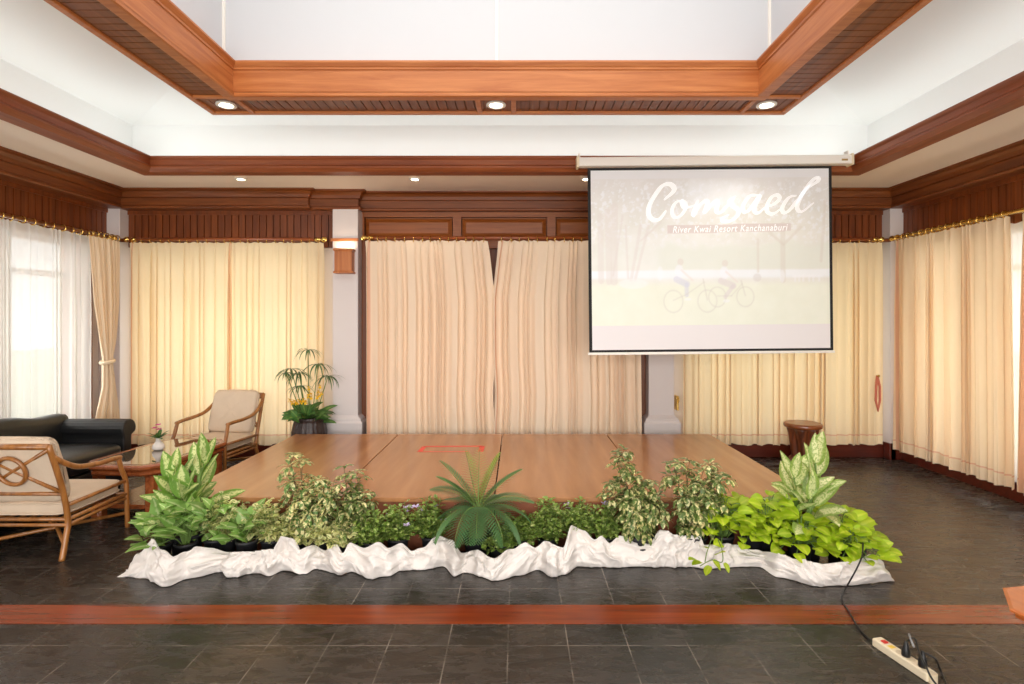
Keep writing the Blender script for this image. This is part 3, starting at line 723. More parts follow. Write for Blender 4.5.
curtain('sheer_curtain', 'white see-through sheer curtain at the bright left window', sheerm, (-4.62, 6.13), (-4.62, 4.3), .17, 2.545, 20, .038, 9, (1, 0), 16, rodr=.02, sheer=True)
curtain('sheer_curtain', 'white sheer curtain of the left window, cut by the left edge behind the sofa', sheerm, (-4.62, 4.32), (-4.62, 2.4), .17, 2.545, 20, .038, 10, (1, 0), 14, rodr=.02, sheer=True)
# tied-back curtain beside the left window
def tie_edge(z):
    pts = [(0, .02, .95), (.18, .2, .88), (.3, .4, .78), (.4, .42, .70), (.44, .42, .70), (.52, .32, .80), (.7, .14, .9), (1, 0, .95)]
    for (a, l0, r0), (b3, l1, r1) in zip(pts, pts[1:]):
        if a <= z <= b3:
            q = (z - a) / (b3 - a); return (l0 + (l1 - l0) * q, r0 + (r1 - r0) * q)
    return (0, 1)
tie = curtain('curtain', 'cream curtain gathered by a tieback between the sheer and the corner column', curt_tie, (-4.57, 6.02), (-4.57, 6.52), .17, 2.545, 8, .035, 11, (1, 0), 6, rodr=.02, edge=tie_edge)
m = MB(); zt_ = .42 * (2.545 - .17); pts = []
for kk in range(20):
    w = 2 * PI * kk / 20; pts.append(Vector((.05 * math.cos(w), .28 + .072 * math.sin(w), zt_ + .012 * math.sin(w))))
m.tube(pts, .02, 8, closed=True); m.build('tieback_band', curt_tie, tie, smooth=True)
for (px, y0_, y1_, xx, lab) in ((878.5, 376, 411, 4.33, 'coral cloth tieback hanging on the right corner column'),):
    tt = thing('curtain_tieback', lab, 'tieback', ((px - CX) / F * 6.56, 6.57, at(px, y0_, 6.56).z))
    hh = (y1_ - y0_) / F * 6.56
    m = MB(); m.tube([(0, .012, 0), (-.02, .0, -hh * .3), (-.025, 0, -hh * .7), (0, .0, -hh), (.022, .0, -hh * .7), (.02, 0, -hh * .3), (.0, .012, 0)], .014, 8); m.build('band', coral, tt, smooth=True)
    MB().lathe([(.01, 0), (.01, .03), (.016, .035), (.001, .045)], n=10, M=Matrix.Rotation(PI / 2, 3, 'X'), c=(0, .02, 0)).build('hook', brass, tt, smooth=True)
tt = thing('tieback_hook', 'small brass tieback hook right of the white pilaster under the screen', 'hook', (1.905, 6.70, .56))
MB().box(-.012, .012, -.01, .13, 0, .17).build('plate', brass, tt, bevel=.003)
MB().tube(catmull([(0, -.01, .1), (0, -.04, .1), (0, -.055, .13), (0, -.04, .16)], 5), .007, 8).build('prong', brass, tt, smooth=True)

# ---------------------------------------------------------------- stage
ZT, SY0, SY1, PW = .38, 3.97, 6.2, 1.138
for i, lab in enumerate(('leftmost', 'second from left', 'third from left', 'rightmost')):
    x0 = -2.436 + i * PW
    t = thing('stage_platform', '%s brown platform panel of the low stage' % lab, 'stage', (x0 + PW / 2, (SY0 + SY1) / 2, 0), 0, 'stage platforms')
    w, dd = PW / 2 - .004, (SY1 - SY0) / 2
    MB().box(-w, w, -dd, dd, ZT - .035, ZT).build('deck', stagem, t, bevel=.006)
    MB().box(-w, w, -dd + .012, -dd + .03, .0, ZT - .035).build('front_skirt', skirtm, t)
    if i in (0, 3):
        s = -1 if i == 0 else 1
        MB().box(min(s * w, s * (w - .018)), max(s * w, s * (w - .018)), -dd + .03, dd, 0, ZT - .035).build('side_skirt', skirtm, t)
    for sx in (-1, 1):
        for sy in (-1, 1):
            MB().box(sx * (w - .1) - .025, sx * (w - .1) + .025, sy * (dd - .12) - .025, sy * (dd - .12) + .025, 0, ZT - .035).build('leg', blackm, t)
# red tape rectangle on the deck
def sp_(px, py): return fl(px, py, ZT)
tp = [sp_(419.5, 451.8), sp_(424.5, 446.6), sp_(482.5, 446.2), sp_(480.5, 451.6)]
c = sum(tp, Vector()) / 4
t = thing('floor_tape', 'red tape rectangle stuck on the stage deck near the back', 'tape', (c.x, c.y, ZT))
def strip(p, q, w):
    p, q = p - c, q - c; d_ = (q - p).normalized(); n_ = Vector((-d_.y, d_.x, 0)) * w / 2
    m = MB(); m.loops([[Vector((v.x, v.y, z)) for v in (p - n_ , q - n_, q + n_, p + n_)] for z in (.0003, .0012)]); m.build('tape_strip', tapem, t)
strip(tp[0], tp[1], .045); strip(tp[1], tp[2], .04); strip(tp[2], tp[3], .05); strip(tp[0], tp[0].lerp(tp[3], .82), .022)

# ---------------------------------------------------------------- projection screen
SYD = 5.60
S = thing('projection_screen', 'white pull-down projection screen with black border showing a projected picture', 'projection screen', at(714, 162, SYD), rot=(0, math.radians(-.55), 0))
k_ = SYD / F
def sl(px, py): return ((px - 714) * k_, (162 - py) * k_)     # screen-local x, z
x0, z0 = sl(577.5, 166); x1, z1 = sl(850, 157)
m = MB(); m.box(x0, x1, -.05, .05, z0, z1); m.build('case', whitep, S, bevel=.012)
for xx in (x0, x1): MB().box(xx - .012, xx + .012, -.056, .056, z0 - .012, z1 + .012).build('end_cap', ivory, S, bevel=.006)
MB().box(x1 - .11, x1 - .05, -.053, -.05, -.012, .006).build('maker_plate', plain('plate_gold', srgb(170, 140, 80), .4), S)
for xx in (x0 + .02, x1 - .02): MB().box(xx - .008, xx + .008, -.01, .06, z1, z1 + .05).build('bracket', whitep, S)
fx0, fz1 = sl(587.5, 167); fx1, fz0 = sl(831.5, 352)
MB().box(fx0, fx1, .0, .002, fz0, fz1).build('border', plain('screen_black_border', srgb(28, 27, 28), .8), S)
MB().box(fx0 - .012, fx1 + .012, -.01, .014, fz0 - .02, fz0 + .006).build('bottom_bar', whitep, S, bevel=.004)
# the picture on the fabric: a fine grid of coloured points
qx0, qz1 = sl(590.5, 169.5); qx1, qz0 = sl(828.5, 349)
NX, NZ = 290, 220
gx, gy = np.meshgrid(np.linspace(590.5, 828.5, NX), np.linspace(349, 169.5, NZ))
def noisef(sx, sy, seed):
    out = np.zeros(gx.size)
    for i, (a, b4) in enumerate(zip(gx.ravel(), gy.ravel())): out[i] = noise.fractal(Vector((a * sx, b4 * sy, seed)), .8, 2.1, 4)
    return out.reshape(gx.shape)
sm = lambda a, b5, x: np.clip((x - a) / (b5 - a), 0, 1) ** 2 * (3 - 2 * np.clip((x - a) / (b5 - a), 0, 1))
n1 = noisef(.06, .06, 1.3); n2 = noisef(.25, .25, 5.7)
col = np.zeros(gx.shape + (3,))
top = np.array([222, 216, 208.]); glow = np.array([246, 246, 240.]); grass = np.array([240, 241, 218.]); band = np.array([236, 228, 223.])
tt_ = sm(170, 235, gy)[..., None]
col[:] = top * (1 - tt_) + np.array([232, 228, 214.]) * tt_
g_ = np.exp(-(((gx - 690) / 70) ** 2 + ((gy - 262) / 30) ** 2))[..., None]; col = col * (1 - g_ * .8) + glow * g_ * .8
g_ = (np.exp(-(((gx - 718) / 36) ** 4 + ((gy - 196) / 17) ** 4)) * .7)[..., None]; col = col * (1 - g_) + np.array([247, 249, 247.]) * g_
g_ = (sm(278, 288, gy))[..., None]; col = col * (1 - g_) + grass * g_
col += (n1 * 6)[..., None] * np.array([1, 1, 1.3]) * (1 - .5 * g_)
# leafy sparkle in the upper part
lf = (sm(.15, .4, n2) * (1 - sm(215, 270, gy)) * sm(175, 190, gy))[..., None]; col = col * (1 - lf * .6) + 248 * lf * .6
# tree line over the lake and the lake
tl_ = (sm(240, 250, gy + n1 * 6) * (1 - sm(268, 271, gy)) * (.3 + .7 * sm(650, 665, gx)))[..., None]; col = col * (1 - tl_ * .75) + np.array([228, 230, 212.]) * tl_ * .75
lk = (sm(269, 271, gy) * (1 - sm(276, 280, gy)))[..., None]; col = col * (1 - lk * .8) + np.array([246, 249, 249.]) * lk * .8
def line(x0_, y0_, x1_, y1_, w, c, a):
    global col
    dx, dy = x1_ - x0_, y1_ - y0_; L2 = dx * dx + dy * dy; a = a * .6
    q = np.clip(((gx - x0_) * dx + (gy - y0_) * dy) / L2, 0, 1); d_ = np.hypot(gx - x0_ - q * dx, gy - y0_ - q * dy)
    k2 = (np.clip(w - d_ + .5, 0, 1) * a)[..., None]; col = col * (1 - k2) + np.array(c, float) * k2
def ringp(cx_, cy_, rx_, ry_, w, c, a):
    global col
    d_ = np.abs(np.hypot((gx - cx_) / rx_, (gy - cy_) / ry_) - 1) * min(rx_, ry_); a = a * .55
    k2 = (np.clip(w - d_ + .5, 0, 1) * a)[..., None]; col = col * (1 - k2) + np.array(c, float) * k2
def blob(cx_, cy_, rx_, ry_, c, a):
    global col
    a = a * .6; k2 = (np.clip((1.15 - np.hypot((gx - cx_) / rx_, (gy - cy_) / ry_)) * 4, 0, 1) * a)[..., None]; col = col * (1 - k2) + np.array(c, float) * k2
TR = (222, 210, 200)
for (a, b6, c_, d_, w) in ((600, 215, 600, 280, 3), (607, 210, 608, 281, 3), (614, 205, 613, 281, 3.5), (622, 215, 612, 275, 1), (625, 225, 627, 278, 1), (640, 225, 630, 279, 1.6), (648, 225, 634, 279, 1.4), (660, 222, 640, 240, 1)): line(a, b6, c_, d_, w, TR, .75)
for (a, b6, c_, d_, w) in ((782, 225, 782, 281, 2.5), (782, 245, 768, 232, 1.4), (783, 245, 800, 228, 1.4), (757, 240, 757, 272, 1.2), (825, 200, 820, 262, 1.5)): line(a, b6, c_, d_, w, (216, 206, 190), .8)
blob(781, 277, 2.5, 6, (250, 250, 248), .9); blob(756, 278, 4, 4, (214, 206, 198), .8); blob(659, 273, 3, 7, (250, 250, 250), .8); blob(632, 283, 14, 5, (250, 250, 248), .7)
for xx in (794, 798, 802, 808, 812, 818): line(xx, 276, xx, 282, .8, (250, 250, 248), .9)
line(792, 277, 820, 277, 1.2, (250, 250, 248), .9)
# two cyclists, very washed out
for (ox, wx, hx, rc, lc) in ((0, (672, 706), (679.5, 262), 10, (206, 206, 220)), (1, (716, 744), (724, 264), 9, (218, 206, 204))):
    for w_ in wx: ringp(w_, 301 - 4 * ox, rc * .95, rc * 1.1, .55, (206, 200, 186), .8)
    hx_, hy_ = hx
    blob(hx_, hy_ - .5, 3, 3.4, (216, 202, 190), .8); blob(hx_ - 1.5 + ox * .5, hy_ + 9, 4.2, 6.5, (247, 248, 252), .9)
    line(hx_ - 4, hy_ + 17, hx_ + 6 + ox * 2, hy_ + 22, 3.2, lc, .85); line(hx_ + 6 + ox * 2, hy_ + 22, hx_ + 6 - 6 * ox, hy_ + 33, 2.0, lc, .85)
    line(hx_ + 1, hy_ + 8, hx_ + 12, hy_ + 18, 1, (232, 218, 206), .8); line(wx[0], 300 - 4 * ox, hx_ + 6, hy_ + 32, .6, (210, 204, 190), .7)
    line(hx_ + 6, hy_ + 32, wx[1] - 3, hy_ + 20, .6, (210, 204, 190), .7); line(wx[1], 300 - 4 * ox, wx[1] - 4, hy_ + 17, .6, (206, 200, 186), .8)
    blob(hx_ + 7 - 6 * ox, hy_ + 37, 3.5, 1.5, (250, 250, 250), .8)
bnd = (gy > 325)[..., None]; col = np.where(bnd, band, col)
tb = (gy < 178)[..., None]; col = np.where(tb, np.array([226, 222, 218.]), col)
bn = ((gx > 667) & (gx < 790) & (gy > 225.2 - (gx - 667) * .012) & (gy < 233.2 - (gx - 667) * .012))[..., None]; col = np.where(bn, np.array([219, 204, 195.]), col)
col = 255 - (255 - col) * .8; col = np.clip(col * np.array([.935, .945, .965]), 0, 244) / 255; lin = np.where(col <= .04045, col / 12.92, ((col + .055) / 1.055) ** 2.4)
me = bpy.data.meshes.new('projected_picture')
vv = np.zeros((NX * NZ, 3)); vv[:, 0] = (gx.ravel() - 714) * k_; vv[:, 1] = -.0015; vv[:, 2] = (162 - gy.ravel()) * k_
fcs = [(j * NX + i, j * NX + i + 1, (j + 1) * NX + i + 1, (j + 1) * NX + i) for j in range(NZ - 1) for i in range(NX - 1)]
me.from_pydata(vv.tolist(), [], fcs)
ca = me.color_attributes.new('picture', 'FLOAT_COLOR', 'POINT'); rgba = np.ones((NX * NZ, 4), dtype=np.float32); rgba[:, :3] = lin.reshape(-1, 3); ca.data.foreach_set('color', rgba.ravel())
pm, nt, b = newmat('screen_picture'); a_ = N(nt, 'ShaderNodeAttribute'); a_.attribute_name = 'picture'
nt.links.new(a_.outputs['Color'], b.inputs['Base Color']); b.inputs['Roughness'].default_value = .9; b.inputs['Specular IOR Level'].default_value = .1
nt.links.new(a_.outputs['Color'], b.inputs['Emission Color']); b.inputs['Emission Strength'].default_value = .13   # projected light
me.materials.append(pm); pic = bpy.data.objects.new('screen_fabric', me); C.objects.link(pic); pic.parent = S
letm = emis('projected_lettering', (1, 1, 1, 1), .16); letm.node_tree.nodes['Principled BSDF'].inputs['Base Color'].default_value = srgb(250, 251, 252)
letm.node_tree.nodes['Principled BSDF'].inputs['Roughness'].default_value = .9
A1 = lambda u, v: (635 + u / 8.55, 165 + v / 8.55); A2 = lambda u, v: (730 + u / 8.55, 165 + v / 8.55)
strokes = [
    ([A1(*p) for p in ((245, 295), (330, 215), (300, 162), (235, 172), (170, 250), (120, 340), (112, 415), (150, 462), (205, 458), (262, 385))], 2.3),
    ([A1(*p) for p in ((400, 300), (345, 318), (312, 380), (325, 437), (370, 440), (418, 390), (428, 330), (395, 305), (405, 352), (455, 358), (515, 340))], 1.7),
    ([A1(*p) for p in ((535, 300), (512, 360), (490, 432), (540, 355), (600, 305), (615, 330), (590, 405), (640, 350), (690, 305), (705, 330), (690, 395), (730, 405), (785, 350), (850, 285))], 2.0),
    ([A1(*p) for p in ((860, 268), (805, 310), (830, 350), (875, 385), (872, 430), (815, 478), (752, 482), (745, 455), (800, 425))], 2.1),
    ([A2(*p) for p in ((235, 262), (165, 270), (108, 350), (115, 402), (160, 385), (255, 262), (215, 345), (205, 400), (240, 412), (300, 360))], 2.0),
    ([A2(*p) for p in ((300, 365), (375, 338), (420, 292), (400, 262), (352, 280), (312, 350), (315, 405), (365, 423), (435, 375))], 1.9),
    ([A2(*p) for p in ((565, 268), (500, 285), (445, 365), (452, 412), (500, 395), (580, 300), (660, 205), (745, 150), (752, 122), (715, 128), (640, 215), (580, 330), (572, 385), (615, 404), (712, 330))], 1.9)]
m = MB()
for pts, w in strokes:
    P = catmull([Vector((p[0], p[1], 0)) for p in pts], 8); L_ = []; R_ = []
    for i, p in enumerate(P):
        t_ = (P[min(i + 1, len(P) - 1)] - P[max(i - 1, 0)]).normalized()
        ang = math.atan2(t_.y, t_.x); ww = w * (.62 + .5 * abs(math.sin(ang + .45)))
        q = i / (len(P) - 1); ww *= min(1, .45 + q * 6) * min(1, .35 + (1 - q) * 5)
        n_ = Vector((-t_.y, t_.x, 0)) * ww
        for lst, s in ((L_, 1), (R_, -1)):
            e = p + n_ * s; x_, z_ = sl(e.x, e.y); lst.append(Vector((x_, -.0025, z_)))
    n_ = len(P); m.add(L_ + R_, [(i, i + 1, n_ + i + 1, n_ + i) for i in range(n_ - 1)])
m.build('lettering', letm, pic)
def text_mesh(body, px, py, wpx, hpx, rot, shear):
    cu = bpy.data.curves.new('lettering', 'FONT'); cu.body = body; cu.size = 1; cu.shear = shear; cu.space_character = 1.12; cu.offset = .008
    o = bpy.data.objects.new('lettering', cu); C.objects.link(o); dg = bpy.context.evaluated_depsgraph_get(); dg.update()
    me = bpy.data.meshes.new_from_object(o.evaluated_get(dg)); bpy.data.objects.remove(o)
    xs_ = [v.co.x for v in me.vertices]; ys_ = [v.co.y for v in me.vertices]
    sx = wpx * k_ / (max(xs_) - min(xs_)); sy = hpx * k_ / (max(ys_) - min(ys_)); ox, oz = sl(px, py)
    for v in me.vertices:
        a, b7 = (v.co.x - min(xs_)) * sx, (v.co.y - min(ys_)) * sy
        v.co = (ox + a, -.003, oz + b7 + a * rot)
    me.materials.clear(); me.materials.append(letm)
    q = bpy.data.objects.new('lettering', me); C.objects.link(q); q.parent = pic
text_mesh('River Kwai Resort Kanchanaburi', 672, 232.6, 115, 6.6, .012, .25)

# ---------------------------------------------------------------- lounge furniture
def build_chair(label, loc, rz, group):
    t = thing('rattan_armchair', label, 'armchair', loc, rz, group)
    for s in (-1, 1):
        MB().tube(catmull([(s * .29, -.33, 0), (s * .285, -.29, .14), (s * .28, -.265, .26), (s * .282, -.32, .5), (s * .275, -.42, .8)], 5), .019, 10).build('rear_leg', rattan, t, smooth=True)
        MB().tube(catmull([(s * .30, .30, 0), (s * .30, .29, .2), (s * .298, .285, .36), (s * .29, .25, .46), (s * .285, .22, .56)], 5), .018, 10).build('front_leg', rattan, t, smooth=True)
        MB().tube(catmull([(s * .279, -.385, .715), (s * .29, -.32, .665), (s * .30, -.2, .605), (s * .305, -.02, .58), (s * .298, .12, .575), (s * .285, .235, .565)], 6), .019, 10).build('armrest', rattan, t, smooth=True)
        m = MB(); m.tube([(s * .282, -.27, .36), (s * .298, .285, .37)], .014, 8); m.tube([(s * .282, -.275, .262), (s * .3, .29, .268)], .014, 8); m.tube([(s * .282, -.275, .225), (s * .3, .29, .235)], .012, 8); m.build('side_rail', rattan, t, smooth=True)
    m = MB()
    m.tube([(-.275, -.42, .79), (.275, -.42, .79)], .02, 10); m.tube([(-.28, -.315, .45), (.28, -.315, .45)], .014, 8)
    for s in (-1, 1): m.tube([(s * -.275, -.415, .775), (s * .28, -.318, .46)], .013, 8)
    pts = []
    for k in range(24):
        w = 2 * PI * k / 24; zz = .62 + .095 * math.sin(w); pts.append((.095 * math.cos(w), -.30 - (zz - .4) * .3 - .022, zz))
    m.tube(pts, .014, 8, closed=True); m.build('back_lattice', rattan, t, smooth=True)
    m = MB(); m.tube([(-.28, -.27, .262), (.28, -.27, .262)], .014, 8); m.tube([(-.28, -.275, .225), (.28, -.275, .225)], .013, 8); m.tube([(-.3, .29, .268), (.3, .29, .268)], .014, 8); m.tube([(-.3, .29, .23), (.3, .29, .23)], .013, 8)
    for i in range(7): m.tube([(-.22 + i * .073, -.27, .262), (-.22 + i * .073, .29, .268)], .008, 6)
    m.build('seat_frame', rattan, t, smooth=True)
    m = MB()
    for s in (-1, 1): m.tube([(s * -.288, -.31, .115), (s * .3, .295, .115)], .013, 8)
    m.build('stretcher', rattan, t, smooth=True)
    m = MB(); m.superell((0, .01, .335), .265, .29, .062, .25, .42, 44, 16)
    for z in (.30, .37):
        P = [Vector((.267 * math.copysign(abs(math.cos(w)) ** .25, math.cos(w)), .01 + .292 * math.copysign(abs(math.sin(w)) ** .25, math.sin(w)), z)) for w in [2 * PI * k / 44 for k in range(44)]]
        m.tube(P, .006, 6, closed=True)
    m.build('seat_cushion', cushm, t, smooth=True)
    m = MB(); M = Matrix.Translation((0, -.295, .61)) @ Matrix.Rotation(math.radians(90 + 17), 4, 'X')
    m.superell((0, 0, 0), .262, .235, .07, .25, .5, 48, 18)
    for i, v in enumerate(m.v):
        v = Vector(v); v.z += .012 * noise.noise(v * 9 + Vector((3, 1, 7))); v *= 1 + .02 * noise.noise(v * 14); m.v[i] = tuple(M @ v)
    P = []
    for k in range(150):
        w = 2 * PI * k / 150; e = .25
        r_ = 1.0 + .02 * math.sin(k * 1.9)
        P.append(M @ Vector((.262 * r_ * math.copysign(abs(math.cos(w)) ** e, math.cos(w)), .235 * r_ * math.copysign(abs(math.sin(w)) ** e, math.sin(w)), .012 * math.sin(k * 2.3))))
    m.tube(P, .008, 5, closed=True)
    m.build('back_cushion', cushm, t, smooth=True)
    return t
ch = build_chair('rattan armchair with beige cushions seen from behind at the left edge', (-3.36, 4.14, 0), 0, None)
copy_tree(ch, (-3.2, 6.02, 0), PI - math.radians(8), 'rattan armchair with beige cushions facing the room beside the curtains')

# black leather sofa (faces +X)
t = thing('sofa', 'black leather sofa with rolled arms under the white sheer curtain', 'sofa', (-4.16, 4.72, 0))
MB().box(-.40, .34, -.82, .82, .08, .27).build('base', leather, t, bevel=.02)
for i, yy in enumerate((-.36, .36)):
    MB().superell((.02, yy, .36), .36, .37, .10, .2, .4, 44, 16).build('seat_cushion', leather, t, smooth=True)
m = MB(); rings = []
for i in range(41):
    y = -.84 + 1.68 * i / 40; q = abs(y) / .84
    h = .765 - .055 * (1 - math.cos(min(1, max(0, (q - .25) / .5)) * PI)) / 2
    cs = []
    for k in range(16):
        w = 2 * PI * k / 16; zz = .2 + (h - .2) * (.5 + .5 * math.copysign(abs(math.sin(w)) ** .35, math.sin(w)))
        xx = -.33 + .105 * math.copysign(abs(math.cos(w)) ** .5, math.cos(w)) - .05 * (zz - .3)
        cs.append(Vector((xx, y, zz)))
    rings.append(cs)
m.loops(rings); m.build('backrest', leather, t, smooth=True)
for s in (-1, 1):
    m = MB(); y0_, y1_ = (.74, .88) if s > 0 else (-.88, -.74)
    rings = []
    for xx, e in ((-.40, 0), (.30, 0), (.345, .0), (.36, .012)):
        cs = []
        for p in ((-.055, .08), (.055, .08), (.055, .46), (.06, .50)): cs.append((p[0], p[1]))
        for k in range(13):
            w = -.35 + (PI + .9) * k / 12; cs.append((.025 + .1 * math.cos(w), .565 + .095 * math.sin(w)))
        cs += [(-.055, .48)]
        rings.append([Vector((xx, s * (.80 + c0 * (1 - e * 3)), c1)) for c0, c1 in cs])
    m.loops(rings); m.build('armrest', leather, t, smooth=False, bevel=.012)
for sx in (-.34, .29):
    for sy in (-.74, .74): MB().lathe([(.03, 0), (.035, .02), (.028, .085)], c=(sx, sy, 0), n=14).build('leg', blackm, t, smooth=True)

# coffee tables
def octo(w, l, c): return [(-w / 2 + c, -l / 2), (w / 2 - c, -l / 2), (w / 2, -l / 2 + c), (w / 2, l / 2 - c), (w / 2 - c, l / 2), (-w / 2 + c, l / 2), (-w / 2, l / 2 - c), (-w / 2, -l / 2 + c)]
def coffee_table(label, loc, rz, w, l, c, wd, glass=True, inset=.115, thin=1.0):
    t = thing('coffee_table', label, 'coffee table', loc, rz); P = octo(w, l, c); h = .45
    rp_ = [(.07, .355), (.03, .36), (.018, .372), (.018, .392), (.03, .402), (.012, .406), (.0, .42), (.0, .438), (.012, .45), (.05, .451)] + ([(.06, .447)] if glass else [])
    m = MB(); m.loops([[Vector((p.x, p.y, .451 - (.451 - z) * thin)) for p in off_poly(P, d_)] for d_, z in rp_]); m.build('top', wd, t, smooth=False)
    if glass:
        m = MB(); m.loops([[Vector((p.x, p.y, z)) for p in off_poly(P, .062)] for z in (.4472, .4505)]); m.build('glass_inset', tglass, t)
    for sx in (-1, 1):
        for sy in (-1, 1):
            m = MB(); q = octo(.1, .1, .022)
            cx_, cy_ = sx * (w / 2 - inset), sy * (l / 2 - inset)
            m.loops([[Vector((cx_ + p.x, cy_ + p.y, z)) for p in off_poly(q, d_)] for d_, z in ((.0, 0), (0, .05), (.01, .06), (.012, .34), (0, .451 - .095 * thin))]); m.build('leg', wd, t)
    m = MB(); m.loops([[Vector((p.x, p.y, z)) for p in off_poly(P, d_)] for d_, z in ((inset - .015, .07), (inset - .03, .078), (inset - .03, .1), (inset - .015, .108))]); m.build('lower_shelf', wd, t)
    return t
coffee_table('brown octagonal coffee table with a glass top between the rattan armchairs', (-3.2, 5.10, 0), math.radians(-6), .70, 1.08, .13, tableW)
o2 = coffee_table('orange brown wooden table corner cut off by the right edge', (0, 0, 0), 0, .8, 1.0, .16, tableO, False, .3, .45)
# chamfered corner (-x,+y side) placed where the photograph shows it
p1 = fl(1003.3, 589.3, .45); p2 = fl(1008.6, 605, .45); mid = (p1 + p2) / 2
th = math.atan2((p2 - p1).y, (p2 - p1).x)          # direction of the cut corner in the room
lc = Vector((-.32, .42, 0)); rz_ = th - math.atan2(-.16, -.16)
rotl = Matrix.Rotation(rz_, 3, 'Z') @ lc
o2.location = (mid.x - rotl.x, mid.y - rotl.y, 0); o2.rotation_euler = (0, 0, rz_)

# stump stool
t = thing('stump_stool', 'round dark wooden stump stool in front of the right back curtains', 'stool', (3.23, 6.38, 0), .4)
MB().lathe([(.001, .42), (.185, .42), (.2, .428), (.203, .445), (.2, .462), (.185, .472), (.001, .472)], n=40).build('seat', wood('stool_top_wood', srgb(110, 54, 22), srgb(160, 88, 40), 'X', .3, .4), t, smooth=False, bevel=.004)
m = MB(); rings = []
for j in range(17):
    z = .42 * j / 16; cs = []
    for k in range(40):
        w = 2 * PI * k / 40
        r_ = .115 + .035 * (z / .42) ** 3 + .05 * max(0, 1 - z / .1) ** 1.5 * (1 + math.sin(5 * w))
        r_ *= 1 + .16 * math.sin(5 * w + z * 5) + .08 * noise.noise(Vector((math.cos(w) * 2, math.sin(w) * 2, z * 6)))
        cs.append(Vector((r_ * math.cos(w), r_ * math.sin(w), z)))
    rings.append(cs)
m.loops(rings); m.build('trunk', stumpW, t, smooth=True)
m = MB()
for w, L_ in ((2.75, .22), (4.2, .2), (.6, .2), (1.7, .18), (5.4, .19)):
    m.tube([(.08 * math.cos(w), .08 * math.sin(w), .1), (.14 * math.cos(w), .14 * math.sin(w), .05), (L_ * math.cos(w + .1), L_ * math.sin(w + .1), .022)], [.045, .034, .02], 10)
m.build('root', stumpW, t, smooth=True)

# ---------------------------------------------------------------- plants
UP = Vector((0, 0, 1))
SHAPES = {
    'lance': lambda t: math.sin(PI * min(1, t) ** .85) ** .75 * (1 - .1 * t),
    'heart': lambda t: (math.sin(PI * min(1, (t * .82 + .18)) ** 1.0) ** .75) * (1 if t > .02 else .75),
    'blade': lambda t: min(1, t * 6) * (1 - t) ** .6,
    'arrow': lambda t: min(1, t * 8 + .3) * (1 - t) ** .75 * 1.1,
    'oval': lambda t: math.sin(PI * t) ** .7,
}
def leaf(mb, base, d, L, Wd, shape='lance', bend=.6, fold=.25, n=6, mi=0, tint=None, roll=0, wave=0, face=0):
    d = d.normalized(); side = d.cross(UP)
    if side.length < .05: side = d.cross(Vector((1, 0, 0)))
    side = Quaternion(d, roll) @ side.normalized(); nrm = side.cross(d)
    if face:
        g = Vector((0, -.75, .65)); g = g - d * g.dot(d)
        if g.length > .05:
            nrm = (nrm * (1 - face) + g.normalized() * face).normalized(); side = d.cross(nrm).normalized()
    f = SHAPES[shape]; p = Vector(base); vs = []; tn = tint or (1, 1, 1); b0 = len(mb.v)
    for i in range(n + 1):
        t = i / n; w = Wd / 2 * f(t)
        if i == n: w = Wd * .02
        wv = wave * math.sin(t * 9)
        vs += [p - side * w + nrm * (fold * w + wv * w), p, p + side * w + nrm * (fold * w - wv * w)]
        ang = -bend / n; q = Quaternion(side, ang)
        d = q @ d; nrm = q @ nrm; p = p + d * (L / n)
    fs = []
    for i in range(n):
        a = 3 * i; fs += [(a, a + 1, a + 4, a + 3), (a + 1, a + 2, a + 5, a + 4)]
    mb.add(vs, fs, mi)
    for i in range(n + 1):
        for k, u in enumerate((-1, 0, 1)):
            mb.uv[b0 + 3 * i + k] = (u, i / n); mb.t[b0 + 3 * i + k] = tn
def tint(rr, a=.16): 
    v = 1 + rr.uniform(-a, a); return (v * (1 + rr.uniform(-.05, .05)), v, v * (1 + rr.uniform(-.08, .08)))
def pdir(az, el): return Vector((math.cos(az) * math.cos(el), math.sin(az) * math.cos(el), math.sin(el)))
def pot(t, r=.1, h=.17, mat=None, rim=True):
    MB().lathe([(r * .74, 0), (r * .76, .004), (r * .96, h * .86), (r * 1.04, h * .87), (r * 1.05, h), (r * .97, h), (r * .94, h * .84), (.001, h * .83)], n=28).build('pot', mat or potm, t, smooth=True)
    m = MB(); m.lathe([(r * .93, h * .84), (r * .8, h * .88), (r * .4, h * .9), (.001, h * .91)], n=20); m.build('soil', soil, t, smooth=True)
PN = [0]
def plant(name, label, cat, X, Y, group=None):
    PN[0] += 1
    return thing(name, label, cat, (X, Y, 0), 0, group), random.Random(100 + PN[0])

